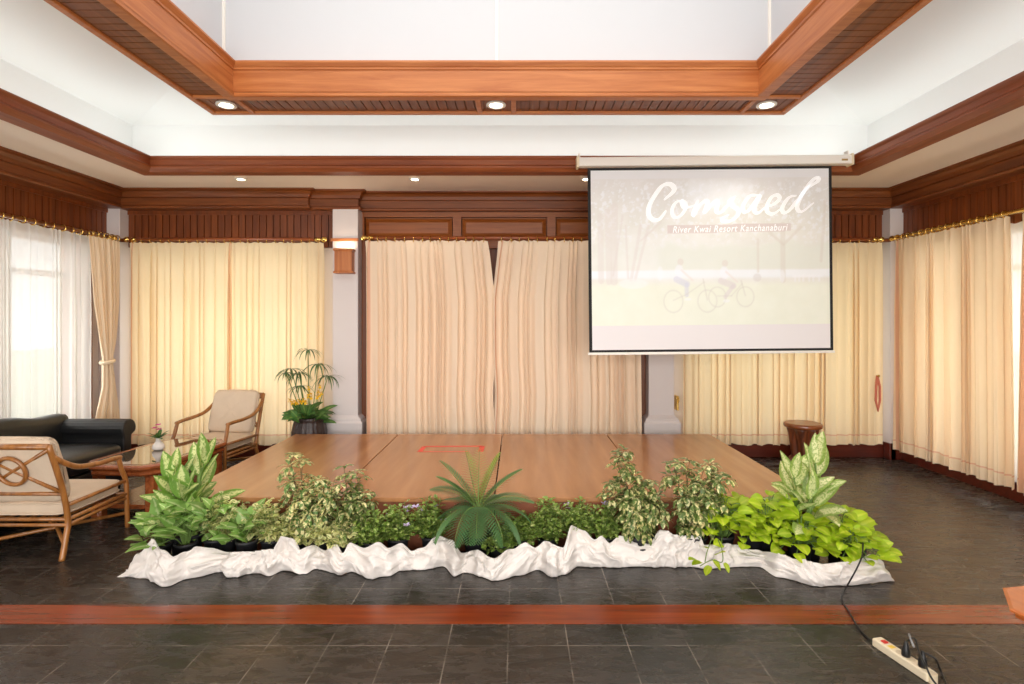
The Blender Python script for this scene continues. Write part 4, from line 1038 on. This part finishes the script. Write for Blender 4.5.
def dieffenbachia(X, Y, mat, label, h0, n, scale=1, spread=1.0, seed=0):
    t, rr = plant('dieffenbachia', label, 'potted plant', X, Y); rr = random.Random(seed)
    pot(t, .105, .18); m = MB(); st = MB()
    stems = [(-.05, .0, .0), (.05, .02, .1), (0, -.04, -.1)]
    for si, (sx, sy, ln) in enumerate(stems):
        top = Vector((sx * 1.6 * spread, sy * 1.3, h0 + ln))
        st.tube(catmull([(sx, sy, .14), (sx * 1.3, sy, .14 + (h0 + ln - .14) * .5), top], 5), [.014] * 10 + [.009], 8)
        k = n // 3
        for i in range(k):
            q = i / max(1, k - 1); az = 2.4 * i + si * 2.1 + rr.uniform(-.3, .3)
            el = math.radians(22 + 58 * q + rr.uniform(-8, 8)); z = .14 + (h0 + ln - .14) * (.25 + .75 * q)
            b = Vector((sx * (1.2 + .4 * q), sy * (1 + .3 * q), z)); d = pdir(az, el)
            L = scale * rr.uniform(.24, .34) * (1 - .15 * q); pe = b + pdir(az, el + .35) * .08 * scale
            st.tube([b, pe], .006, 6)
            leaf(m, pe, d, L, L * rr.uniform(.42, .52), 'lance', rr.uniform(.2, .7) * (1.15 - q), .12, 8, 0, tint(rr, .1), rr.uniform(-.3, .3), .08, .55)
    st.build('stem', stem_m, t, smooth=True); m.build('foliage', mat, t, smooth=True)
    return t
def whorl(m, st, b, d, rr, L, Wd, n, mi=0):
    d = d.normalized(); a = d.orthogonal().normalized(); c = d.cross(a); o = rr.uniform(0, 6)
    tn = tint(rr, .2)
    for k in range(n):
        w = o + 2 * PI * k / n; dd = (a * math.cos(w) + c * math.sin(w)) + d * .25
        pb = b + dd.normalized() * L * .15; l = L * rr.uniform(.8, 1.1)
        leaf(m, pb, dd, l, Wd, 'oval', rr.uniform(.5, 1.1), .2, 4, mi, tn)
def schefflera(X, Y, label, h, sx, n, mat, seed, branches=None, L=.074, grp=None, potr=.085):
    t, rr = plant('schefflera', label, 'potted plant', X, Y); rr = random.Random(seed)
    pot(t, potr, .17); m = MB(); st = MB()
    br = branches or [(rr.uniform(-1, 1) * sx, rr.uniform(-.6, .6) * .12, h * rr.uniform(.7, 1)) for _ in range(7)]
    for bx_, by_, bh in br:
        P = catmull([(bx_ * .15, by_ * .15, .13), (bx_ * .5, by_ * .6, .13 + (bh - .13) * .5), (bx_, by_, bh)], 8)
        st.tube(P, [.007 - .004 * i / (len(P) - 1) for i in range(len(P))], 6)
        nn = max(4, int(n / len(br)))
        for i in range(nn):
            q = .2 + .8 * (i + rr.random()) / nn; p = P[min(len(P) - 1, int(q * (len(P) - 1)))]
            az = rr.uniform(0, 2 * PI); el = rr.uniform(.1, .9) + (.6 if q > .9 else 0); dd = pdir(az, min(1.4, el))
            e = p + dd * rr.uniform(.04, .1); st.tube([p, e], .002, 4)
            whorl(m, st, e, dd + Vector((0, -.25, .4)), rr, L * rr.uniform(.8, 1.15), L * .42, 7)
    st.build('stem', wood_stem, t, smooth=True); m.build('foliage', mat, t, smooth=True)
    return t
def bush(name, label, X, Y, rx, ry, h, n, mat, L, Wd, seed, flowers=0, fmat=None, potr=.085, z0=.12, grp=None, cat='potted plant', ph=.15):
    t, rr = plant(name, label, cat, X, Y); rr = random.Random(seed)
    if grp: t['group'] = grp
    pot(t, potr, ph); m = MB(); st = MB(); fm = MB()
    ns = max(8, n // 16)
    for s in range(ns):
        az = rr.uniform(0, 2 * PI); rad = math.sqrt(rr.random()); hh = h * (1 - .35 * rad * rad) * rr.uniform(.75, 1.05)
        tip = Vector((rx * rad * math.cos(az), ry * rad * math.sin(az), hh))
        P = catmull([(tip.x * .2, tip.y * .2, ph * .85), (tip.x * .7, tip.y * .7, z0 + (hh - z0) * .55), tip], 5)
        st.tube(P, .0022, 4)
        k = n // ns
        for i in range(k):
            q = .15 + .85 * i / k; p = P[min(len(P) - 1, int(q * (len(P) - 1) + .5))]
            d = pdir(rr.uniform(0, 2 * PI), rr.uniform(-.1, .9)); l = L * rr.uniform(.65, 1.15)
            leaf(m, p + d * .012, d, l, Wd * l / L, 'oval', rr.uniform(.2, .8), .25, 3, 0, tint(rr, .22), rr.uniform(-.5, .5))
        if s < flowers:
            for k2 in range(5):
                w = 2 * PI * k2 / 5; leaf(fm, tip + UP * .03, Vector((math.cos(w), math.sin(w) - .4, .5)), .03, .02, 'oval', .3, .1, 3)
    st.build('stem', stem_m, t, smooth=True); m.build('foliage', mat, t, smooth=True)
    if fm.v: fm.build('blossoms', fmat, t, smooth=True)
    return t
def vine(name, label, X, Y, rad, h, n, mat, L, Wd, shape, seed, stems=None, potr=.1, droop=.9, grp=None, ph=.16, up=0.0):
    t, rr = plant(name, label, 'potted plant', X, Y); rr = random.Random(seed)
    if grp: t['group'] = grp
    pot(t, potr, ph); m = MB(); st = MB()
    for i in range(n):
        az = i * 2.4 + rr.uniform(-.4, .4); r_ = rad * math.sqrt((i + .5) / n) * rr.uniform(.85, 1.1); hh = h * (1 - .5 * (r_ / rad) ** 2) * rr.uniform(.8, 1.1) + .02
        tip = Vector((r_ * math.cos(az), r_ * math.sin(az), max(.05, hh)))
        st.tube(catmull([(tip.x * .15, tip.y * .15, ph * .85), (tip.x * .5, tip.y * .5, ph * .85 + (hh - ph * .85) * .75 + .03), tip], 4), .003, 5)
        l = L * rr.uniform(.7, 1.15); aa = az + rr.uniform(-.9, .9)
        leaf(m, tip, pdir(aa, rr.uniform(-.05, .6) + up) + Vector((0, -.25, 0)), l, Wd * l / L, shape, droop * rr.uniform(.3, 1.2), .16, 6, 0, tint(rr, .2), rr.uniform(-.4, .4), .06, rr.uniform(.2, .75))
    st.build('stem', stem_m, t, smooth=True); m.build('foliage', mat, t, smooth=True)
    return t
def XY(px, Y): return (px - CX) / F * Y, Y

TOPS = [(120,575),(128,562),(135,554),(147,539),(157,550),(170,557),(182,552),(194,547),(207,548),(224,552),(240,552),(254,552),(269,549),(279,537),(291,539),(297,550),(312,545),(321,550),(331,543),(340,553),(349,543),(363,548),(375,542),(387,548),(401,543),(410,551),(420,548),(438,536),(450,540),(460,553),(475,550),(494,558),(512,548),(526,542),(536,548),(547,541),(564,548),(573,525),(585,531),(595,540),(602,536),(611,543),(623,535),(640,543),(654,541),(663,530),(677,535),(700,536),(706,545),(724,544),(742,545),(759,550),(767,552),(804,559),(829,564),(850,562),(864,559),(879,554),(887,560),(893,575)]
BOTS = [(120,577),(145,579),(165,587),(190,579),(224,572),(227,577),(259,574),(268,577),(284,571),(305,574),(315,569),(340,575),(352,572),(371,579),(387,577),(401,571),(420,570),(443,564),(455,577),(465,573),(496,581),(517,576),(540,570),(552,577),(564,575),(578,567),(604,562),(632,566),(654,566),(668,564),(691,567),(705,569),(759,567),(779,577),(817,587),(849,586),(893,581)]
BOTS = [(a, max(567, b2)) for a, b2 in BOTS]
def lerp_px(tab, p):
    for (a, u), (b2, w) in zip(tab, tab[1:]):
        if a <= p <= b2: q = (p - a) / (b2 - a); q = q * q * (3 - 2 * q); return u + (w - u) * q
    return tab[-1][1]
def XF(px, r, Y=0):      # a pot standing just behind the cloth
    return XY(px, min(3.965 - r * 1.05, max(Y, max(H * F / (lerp_px(BOTS, min(892, max(121, px + q))) - CY) for q in (-14, -7, 0, 7, 14)) + .10 + r)))
dieffenbachia(*XF(187, .11, 3.86), dieff_l, 'tall cream-speckled dieffenbachia at the left end of the plant row', .47, 36, .86, .85, 3)
dieffenbachia(*XF(806, .11, 3.92), dieff_r, 'tall pale green dieffenbachia at the right end, behind the lime pothos', .48, 33, .9, .95, 8)
gS = 'arrowhead plants in front of the left dieffenbachia'
for px, Y, nm, sd in ((160, 3.78, 'leftmost arrowhead plant, beside the left end of the white cloth', 1), (186, 3.68, 'arrowhead plant in front of the left dieffenbachia', 2), (215, 3.70, 'arrowhead plant right of the left dieffenbachia', 3), (247, 3.67, 'low arrowhead plant on its own behind the yellowed cloth patch', 4)):
    vine('arrowhead_plant', nm, *XF(px, .07), .12, .35 if sd != 4 else .29, 26, syngm, .135, .1, 'arrow', sd, grp=gS, droop=.6, up=.45, potr=.07)
gM = 'small variegated shrubs on the left of the row'
for px, Y, h, nm, sd, n in ((225, 3.84, .45, 'cream-green variegated bush in front of the stage, right of the left dieffenbachia', 11, 420), (272, 3.82, .42, 'second cream-green variegated bush from the left, before the tall schefflera', 12, 420), (299, 3.66, .30, 'small cream-edged bush at the foot of the tall left schefflera', 13, 260), (343, 3.64, .28, 'smallest pale yellow-green bush, at the foot of the shorter left schefflera', 14, 240), (320, 3.64, .29, 'small pale yellow-green bush, between the two left scheffleras', 15, 240)):
    bush('variegated_bush', nm, *XF(px, .072 if h > .4 else .058, Y if h > .4 else 0), .17 if h > .4 else .11, .13, h, int(n * 1.7), mintm, .05, .036, sd, grp=gM, potr=.072 if h > .4 else .058)
schefflera(*XF(305, .09, 3.86), 'variegated schefflera in the left half, tallest beside the left stage joint', .66, .2, 92, scheff2, 21,
           [(-.10, 0, .67), (-.04, .03, .60), (.08, 0, .50), (.14, .02, .45), (-.15, .0, .42), (.02, -.06, .42), (.18, .0, .36)])
schefflera(*XF(350, .09, 3.86), 'shorter green schefflera just right of the tall left one', .55, .15, 62, scheff, 22,
           [(-.03, 0, .55), (.06, .02, .50), (.10, 0, .42), (-.08, -.03, .42), (.02, -.06, .34)])
gB = 'small green flowering bushes along the stage front'
for px, Y, h, rx, fls, nm, sd in ((372, 3.72, .36, .13, 0, 'small green bush beside the shorter left schefflera', 31), (398, 3.78, .40, .13, 5, 'small green bush with lilac flowers, left of the cycad', 32), (432, 3.80, .42, .14, 4, 'small green bush directly left of the cycad with white flowers', 33),
                                  (520, 3.68, .34, .14, 0, 'low green bush in front of the right side of the cycad', 34), (548, 3.80, .42, .14, 0, 'green bush right of the cycad', 35), (578, 3.78, .40, .12, 2, 'green bush second to the right of the cycad, with one lilac flower', 36), (606, 3.80, .38, .11, 2, 'small green bush tucked against the large right schefflera', 37), (500, 3.60, .22, .12, 0, 'lowest green bush right under the cycad fronds', 38)):
    bush('flowering_bush', nm, *XF(px, .075, Y if h > .3 else 0), rx, .12, h, 640, shrubm, .044, .03, sd, fls, flower_l, grp=gB, potr=.072)
schefflera(*XF(640, .105, 3.86), 'large variegated schefflera right of centre with a tall left shoot', .70, .25, 112, scheff, 23,
           [(-.17, 0, .70), (-.12, .03, .62), (-.02, 0, .52), (.08, .02, .46), (-.2, -.03, .46), (.0, -.06, .40), (-.1, -.05, .38), (.14, 0, .40)], L=.078, potr=.1)
schefflera(*XF(692, .105, 3.86), 'variegated schefflera between the tall right one and the lime pothos', .60, .22, 104, scheff, 24,
           [(-.12, 0, .62), (-.03, .03, .58), (.06, 0, .54), (.16, .02, .60), (.19, -.02, .52), (-.06, -.06, .44), (.06, -.06, .42)], L=.078, potr=.1)
gP = 'lime pothos plants at the right end'
for px, Y, h, nm, sd in ((722, 3.86, .40, 'lime green pothos nearest the large schefflera', 41), (752, 3.66, .31, 'lime green pothos at the cloth edge, left end of its group', 42), (768, 3.88, .40, 'lime green pothos against the stage corner, left of the pale dieffenbachia', 43),
                         (800, 3.62, .29, 'lime green pothos at the cloth edge in front of the pale dieffenbachia', 44), (838, 3.82, .32, 'lime green pothos right of the pale dieffenbachia', 45), (852, 3.62, .24, 'lime green pothos at the far right end of the row', 46)):
    vv_ = vine('pothos', nm, *XF(px, .08, Y), .2, h, 64, pothm, .10, .085, 'heart', sd, grp=gP, up=.15, potr=.078)
    if sd == 41: runner_root = vv_

# a runner of the first pothos trails over the cloth
t = runner_root; rr = random.Random(77)
m = MB(); st = MB(); p0 = Vector((0, .0, .24)); kx = lambda px, py, Y=3.44: at(px, py, Y) - Vector((t.location.x, t.location.y, 0))
run = catmull([kx(718, 540, 3.62), kx(722, 550, 3.5), kx(722, 562, 3.45), kx(712, 560, 3.43), kx(700, 566, 3.42)], 6); st.tube(run, .003, 5)
run2 = catmull([kx(712, 538, 3.62), kx(707, 552, 3.5), kx(705, 562, 3.44)], 6); st.tube(run2, .003, 5)
for px, py, az, L in ((701, 562, 2.9, .07), (697, 560, 2.4, .075), (713, 560, -1, .07), (716, 555, 1.2, .075), (710, 566, -2.2, .065), (724, 563, -1.2, .06), (706, 548, 2.0, .05)):
    leaf(m, kx(px, py, 3.43), Vector((math.cos(az), -.45, math.sin(az) * .6)), L, L * .8, 'heart', .4, .2, 6, 0, tint(rr, .1))
st.build('runner', stem_m, t, smooth=True); m.build('runner_leaves', pothm, t, smooth=True)

# cycad
cxp, cyp = XF(478, .1, 3.8)
t, rr = plant('cycad', 'dark green cycad with arching feathery fronds at the centre of the row', 'potted plant', cxp, cyp)
pot(t, .1, .18); MB().lathe([(.05, .14), (.065, .2), (.06, .27), (.04, .33), (.015, .36)], n=18).build('trunk', wood_stem, t, smooth=True)
def frond(mb, st, b, az, el, L, bend, mat_i, n=24, lw=.02, ll=.125):
    d = pdir(az, el); side = d.cross(UP).normalized() if abs(d.z) < .98 else Vector((1, 0, 0)); p = Vector(b); P = [p.copy()]; D = [d.copy()]; tn = tint(rr, .12)
    for i in range(n):
        q = Quaternion(side, -bend / n); d = q @ d; p = p + d * (L / n); P.append(p.copy()); D.append(d.copy())
    st.tube(P, [.005 - .0035 * i / n for i in range(n + 1)], 5)
    for i in range(3, n + 1):
        q = i / n; l = ll * (math.sin(PI * min(1, q * .88 + .1)) ** .6)
        nrm = side.cross(D[i])
        for s in (-1, 1):
            leaf(mb, P[i], side * s + D[i] * (.3 + .45 * q) + nrm * .15, l, lw, 'blade', .25, .1, 3, mat_i, tn)
m = MB(); st = MB(); b = Vector((0, 0, .34))
for az, el, L, bend in ((2.85, .45, .40, 1.9), (3.6, .5, .40, 1.9), (4.3, .75, .42, 2.2), (4.75, .7, .38, 2.0), (5.3, .7, .42, 2.1), (5.85, .5, .42, 1.9), (.1, .55, .42, 1.6), (.7, .6, .4, 1.4), (2.4, .6, .4, 1.4), (6.2, .8, .40, 1.2), (3.0, .9, .36, 1.0), (4.6, .45, .36, 1.5)):
    frond(m, st, b, az, el, L, bend, 0)
for az, el, L, bend in ((2.75, .98, .42, .35), (2.2, 1.2, .4, .1), (1.5, 1.42, .40, .1), (.55, 1.2, .40, .15), (.25, .95, .40, .5), (3.2, .95, .36, .5)):
    frond(m, st, b, az, el, L, bend, 1 if el > 1.1 else 0, 24, .019, .09)
st.build('frond_stalks', stem_m, t, smooth=True); m.build('foliage', [cycm, cyc2], t, smooth=True)

# planter beside the left pilaster
X_, Y_ = -2.345, 6.385
t, rr = plant('planter', 'dark ribbed pot of umbrella sedge and yellow orchids beside the white pilaster', 'potted plant', X_, Y_)
m = MB(); rings = []
for r_, z in ((.12, 0), (.15, .03), (.18, .12), (.195, .25), (.19, .38), (.17, .47), (.16, .5), (.175, .52), (.17, .54), (.15, .54), (.14, .48), (.02, .47)):
    rings.append([Vector((r_ * (1 + .018 * math.sin(22 * w)) * math.cos(w), r_ * (1 + .018 * math.sin(22 * w)) * math.sin(w), z)) for w in [2 * PI * k / 88 for k in range(88)]])
m.loops(rings); m.build('pot', plain('dark_ceramic', srgb(52, 40, 38), .35, bump=.8, bscale=30, var=.3), t, smooth=True)
m = MB(); st = MB(); bm_ = MB(); ff = MB()
L0 = Vector((X_, Y_, 0))
for px, py, sp in ((308, 350, 1), (291, 369, 1), (318, 364, 1.1), (328, 376, 1), (300, 386, .9), (299, 373, .9), (286, 373, .8)):
    tip = at(px, py, 6.33) - L0; st.tube(catmull([(tip.x * .2, 0, .46), (tip.x * .6, tip.y * .5, .46 + (tip.z - .46) * .5), tip], 5), .005, 6)
    for k in range(13):
        az = 2 * PI * k / 13 + rr.uniform(-.15, .15); leaf(m, tip, pdir(az, rr.uniform(.0, .5)), .25 * sp * rr.uniform(.75, 1.1), .024, 'blade', rr.uniform(1.0, 1.8), .2, 6, 0, tint(rr, .2))
for i in range(56):
    az = i * 2.4; r_ = rr.uniform(.03, .14); b_ = Vector((r_ * math.cos(az), r_ * math.sin(az) - .02, .48 + rr.uniform(0, .1)))
    leaf(bm_, b_, pdir(az, rr.uniform(.2, 1.1)), rr.uniform(.16, .24), rr.uniform(.075, .1), 'lance', rr.uniform(.4, 1.3), .15, 6, 0, tint(rr, .2), 0, .05, .65)
for (px, py) in [(290 + i * 2.2, 402 - abs(i - 4) * .3 + rr.uniform(-2, 2)) for i in range(8)] + [(309, 388), (310, 393), (308, 396), (311, 397), (318, 391), (320, 386), (319, 395), (321, 393), (317, 397)]:
    b_ = at(px, py, 6.22) - L0
    for k in range(5):
        w = 2 * PI * k / 5 + rr.random(); leaf(ff, b_, Vector((math.cos(w), -.5, math.sin(w))), .035, .026, 'oval', .3, .1, 3)
    st.tube([(b_.x * .3, b_.y * .3, .48), b_], .002, 4)
st.build('stem', stem_m, t, smooth=True); m.build('sedge_leaves', umbm, t, smooth=True); bm_.build('broad_leaves', broadm, t, smooth=True); ff.build('orchid_blossoms', flower_y, t, smooth=True)

# bud vase on the coffee table
t = thing('flower_vase', 'small white vase of magenta flowers on the glass coffee table', 'vase', (-3.25, 5.12, .451))
MB().lathe([(.03, 0), (.045, .008), (.052, .025), (.045, .05), (.025, .075), (.018, .095), (.024, .11), (.02, .11), (.014, .095), (.01, .02)], n=24).build('vase', plain('white_china', srgb(235, 228, 220), .2), t, smooth=True)
m = MB(); ff = MB(); rr = random.Random(5)
for i in range(18):
    az = i * 2.4; leaf(m, Vector((0, 0, .1)), pdir(az, rr.uniform(.3, 1.2)), rr.uniform(.07, .12), .035, 'oval', .6, .2, 4, 0, tint(rr, .2))
for (fx, fy, fz) in ((-.02, -.02, .2), (.025, -.03, .19), (0, .0, .225)):
    for k in range(9):
        w = 2 * PI * k / 9; leaf(ff, Vector((fx, fy, fz)), Vector((math.cos(w), math.sin(w) * .8 - .3, .45)), .03, .02, 'oval', .4, .1, 3)
m.build('leaves', broadm, t, smooth=True); ff.build('blossoms', [flower_p], t, smooth=True)

# ---------------------------------------------------------------- white cloth bunched along the pots
def cloth():
    m = MB(); nx, nv = 900, 44; vs = []
    for i in range(nx + 1):
        q = i / nx; px = 120 + 773 * q
        yf = H * F / (lerp_px(BOTS, px) - CY); x = (px - CX) / F * yf
        e = min(1, q / .02 + .1, (1 - q) / .02 + .1)
        ht = max(.02, H - (lerp_px(TOPS, px) - CY) / F * (yf + .055))
        for j in range(nv + 1):
            v = j / nv          # 0 front floor edge .. 1 tucked behind
            if v < .74:
                w = v / .74; y = yf + .055 * w ** 1.4 - .02 * math.sin(PI * min(1, w * 1.6)); z = ht * (w ** .85)
            else:
                w = (v - .74) / .26; y = yf + .055 + .02 * w; z = ht * (1 - .6 * w * w)
            # folds: sharp creases that mostly run up the cloth, leaning this way and that
            lean = 1.2 * noise.noise(Vector((x * 1.3, 3, 1)))
            P = Vector((x * 3.2 + lean * v * 1.5, v * .8, 2))
            wv = .5 * noise.noise(P * .9); P = P + Vector((wv, wv * .6, 0))
            rd = lambda k, s1: (1 - min(1, abs(noise.noise(P * k + Vector((s1, s1 * 2, 0)))) * 2.2)) ** 2
            a1, a2, a3 = rd(1.1, 3), rd(2.4, 8), rd(5.2, 1)
            dsp = .045 * (a1 - .35) + .03 * (a2 - .3) + .018 * (a3 - .3) + .007 * (rd(10.5, 4) - .3) + .03 * noise.noise(P * 1.7 + Vector((0, v * 2, 5)))
            k2 = (.35 + .65 * min(1, v * 4)) * e
            y -= max(dsp, -.018) * k2; z += dsp * .5 * min(1, v * 5) * e
            vs.append((x + .02 * noise.noise(Vector((x * 7, v * 5, 3))), y, max(.003 + .004 * v, z)))
            m.uv[len(vs) - 1] = (q, v)
    fs = [(i * (nv + 1) + j, (i + 1) * (nv + 1) + j, (i + 1) * (nv + 1) + j + 1, i * (nv + 1) + j + 1) for i in range(nx) for j in range(nv)]
    m.add(vs, fs); o = m.build('bunched_cloth', clothm, None, smooth=True)
    md = o.modifiers.new('thick', 'SOLIDIFY'); md.thickness = .002; md.offset = 0
    return tag(o, 'long white cloth bunched on the floor in front of the potted plants', 'cloth')
cloth()

# ---------------------------------------------------------------- power strip and cords
a = fl(876.5, 645, 0); b_ = fl(932, 682, 0)
dv = b_ - a; L = dv.length; ang = math.atan2(dv.y, dv.x)
ps = thing('power_strip', 'cream power strip with a red switch lying on the dark floor', 'power strip', a, ang)
MB().box(0, L, -.028, .028, 0, .04).build('body', ivory, ps, bevel=.006)
MB().box(.035, .06, -.012, .012, .04, .046).build('switch', redp, ps, bevel=.002)
MB().box(.075, .1, -.014, .014, .04, .0408).build('sticker', yellowp, ps)
for k in range(4):
    m = MB(); c0 = .135 + k * .055
    m.lathe([(.019, .0), (.019, .0412), (.0175, .0415), (.001, .0405)], c=(c0, 0, 0), n=20); m.build('socket', plain('socket_cream', srgb(206, 190, 160), .5), ps, smooth=False)
Mw = Matrix.Translation(a) @ Matrix.Rotation(ang, 4, 'Z')
def plug(label, off, tail, mat2=None):
    p = Mw @ Vector((off, 0, .0415)); t = thing('power_plug', label, 'plug', p, ang)
    MB().lathe([(.017, 0), (.019, .004), (.018, .03), (.012, .045), (.007, .07), (.004, .072)], n=16).build('plug_body', blackm, t, smooth=True)
    loc = [Matrix.Rotation(-ang, 3, 'Z') @ (q - p) for q in tail]
    MB().tube(catmull([(0, 0, .068)] + loc, 8), .0042, 8).build('cord', blackm, t, smooth=True)
    return t
pl = plug('black plug in the middle of the power strip with a cord curving off the picture', .165, [at(909, 640, 2.71), at(915, 639, 2.66), at(919, 652, 2.58), at(925, 664, 2.50), at(936, 684, 2.42), Vector((1.85, 2.3, .01))])
p2 = plug('black plug at the near end of the power strip', L - .045, [at(931, 656, 2.57), at(936, 660, 2.56), fl(942, 674, .006), fl(950, 692, .006)])
m = MB()
t = thing('cable_clip', 'short pale grey cable end standing up beside the middle plug', 'cable', Mw @ Vector((.15, .0, .0425)))
q0 = Vector(t.location)
MB().tube([at(914, 647, 2.655) - q0, at(911, 640, 2.69) - q0, at(909, 634, 2.72) - q0], .005, 8).build('cable_end', greyp, t, smooth=True)
cord = MB(); cp = [at(863, 543, 3.52), at(862, 556, 3.40), at(857, 568, 3.36), at(851, 579, 3.37), fl(845, 590, .006), fl(842, 600, .006), fl(849, 612, .008), fl(858, 627, .006), fl(868, 638, .006), fl(876, 643.5, .015)]
iv = (Matrix.Translation(a) @ Matrix.Rotation(ang, 4, 'Z')).inverted(); cord.tube([iv @ q for q in catmull(cp, 8)], .0045, 8); cord.build('power_cord', blackm, ps, smooth=True)
ps['label'] = 'cream power strip with red switch and long black cord on the dark floor'
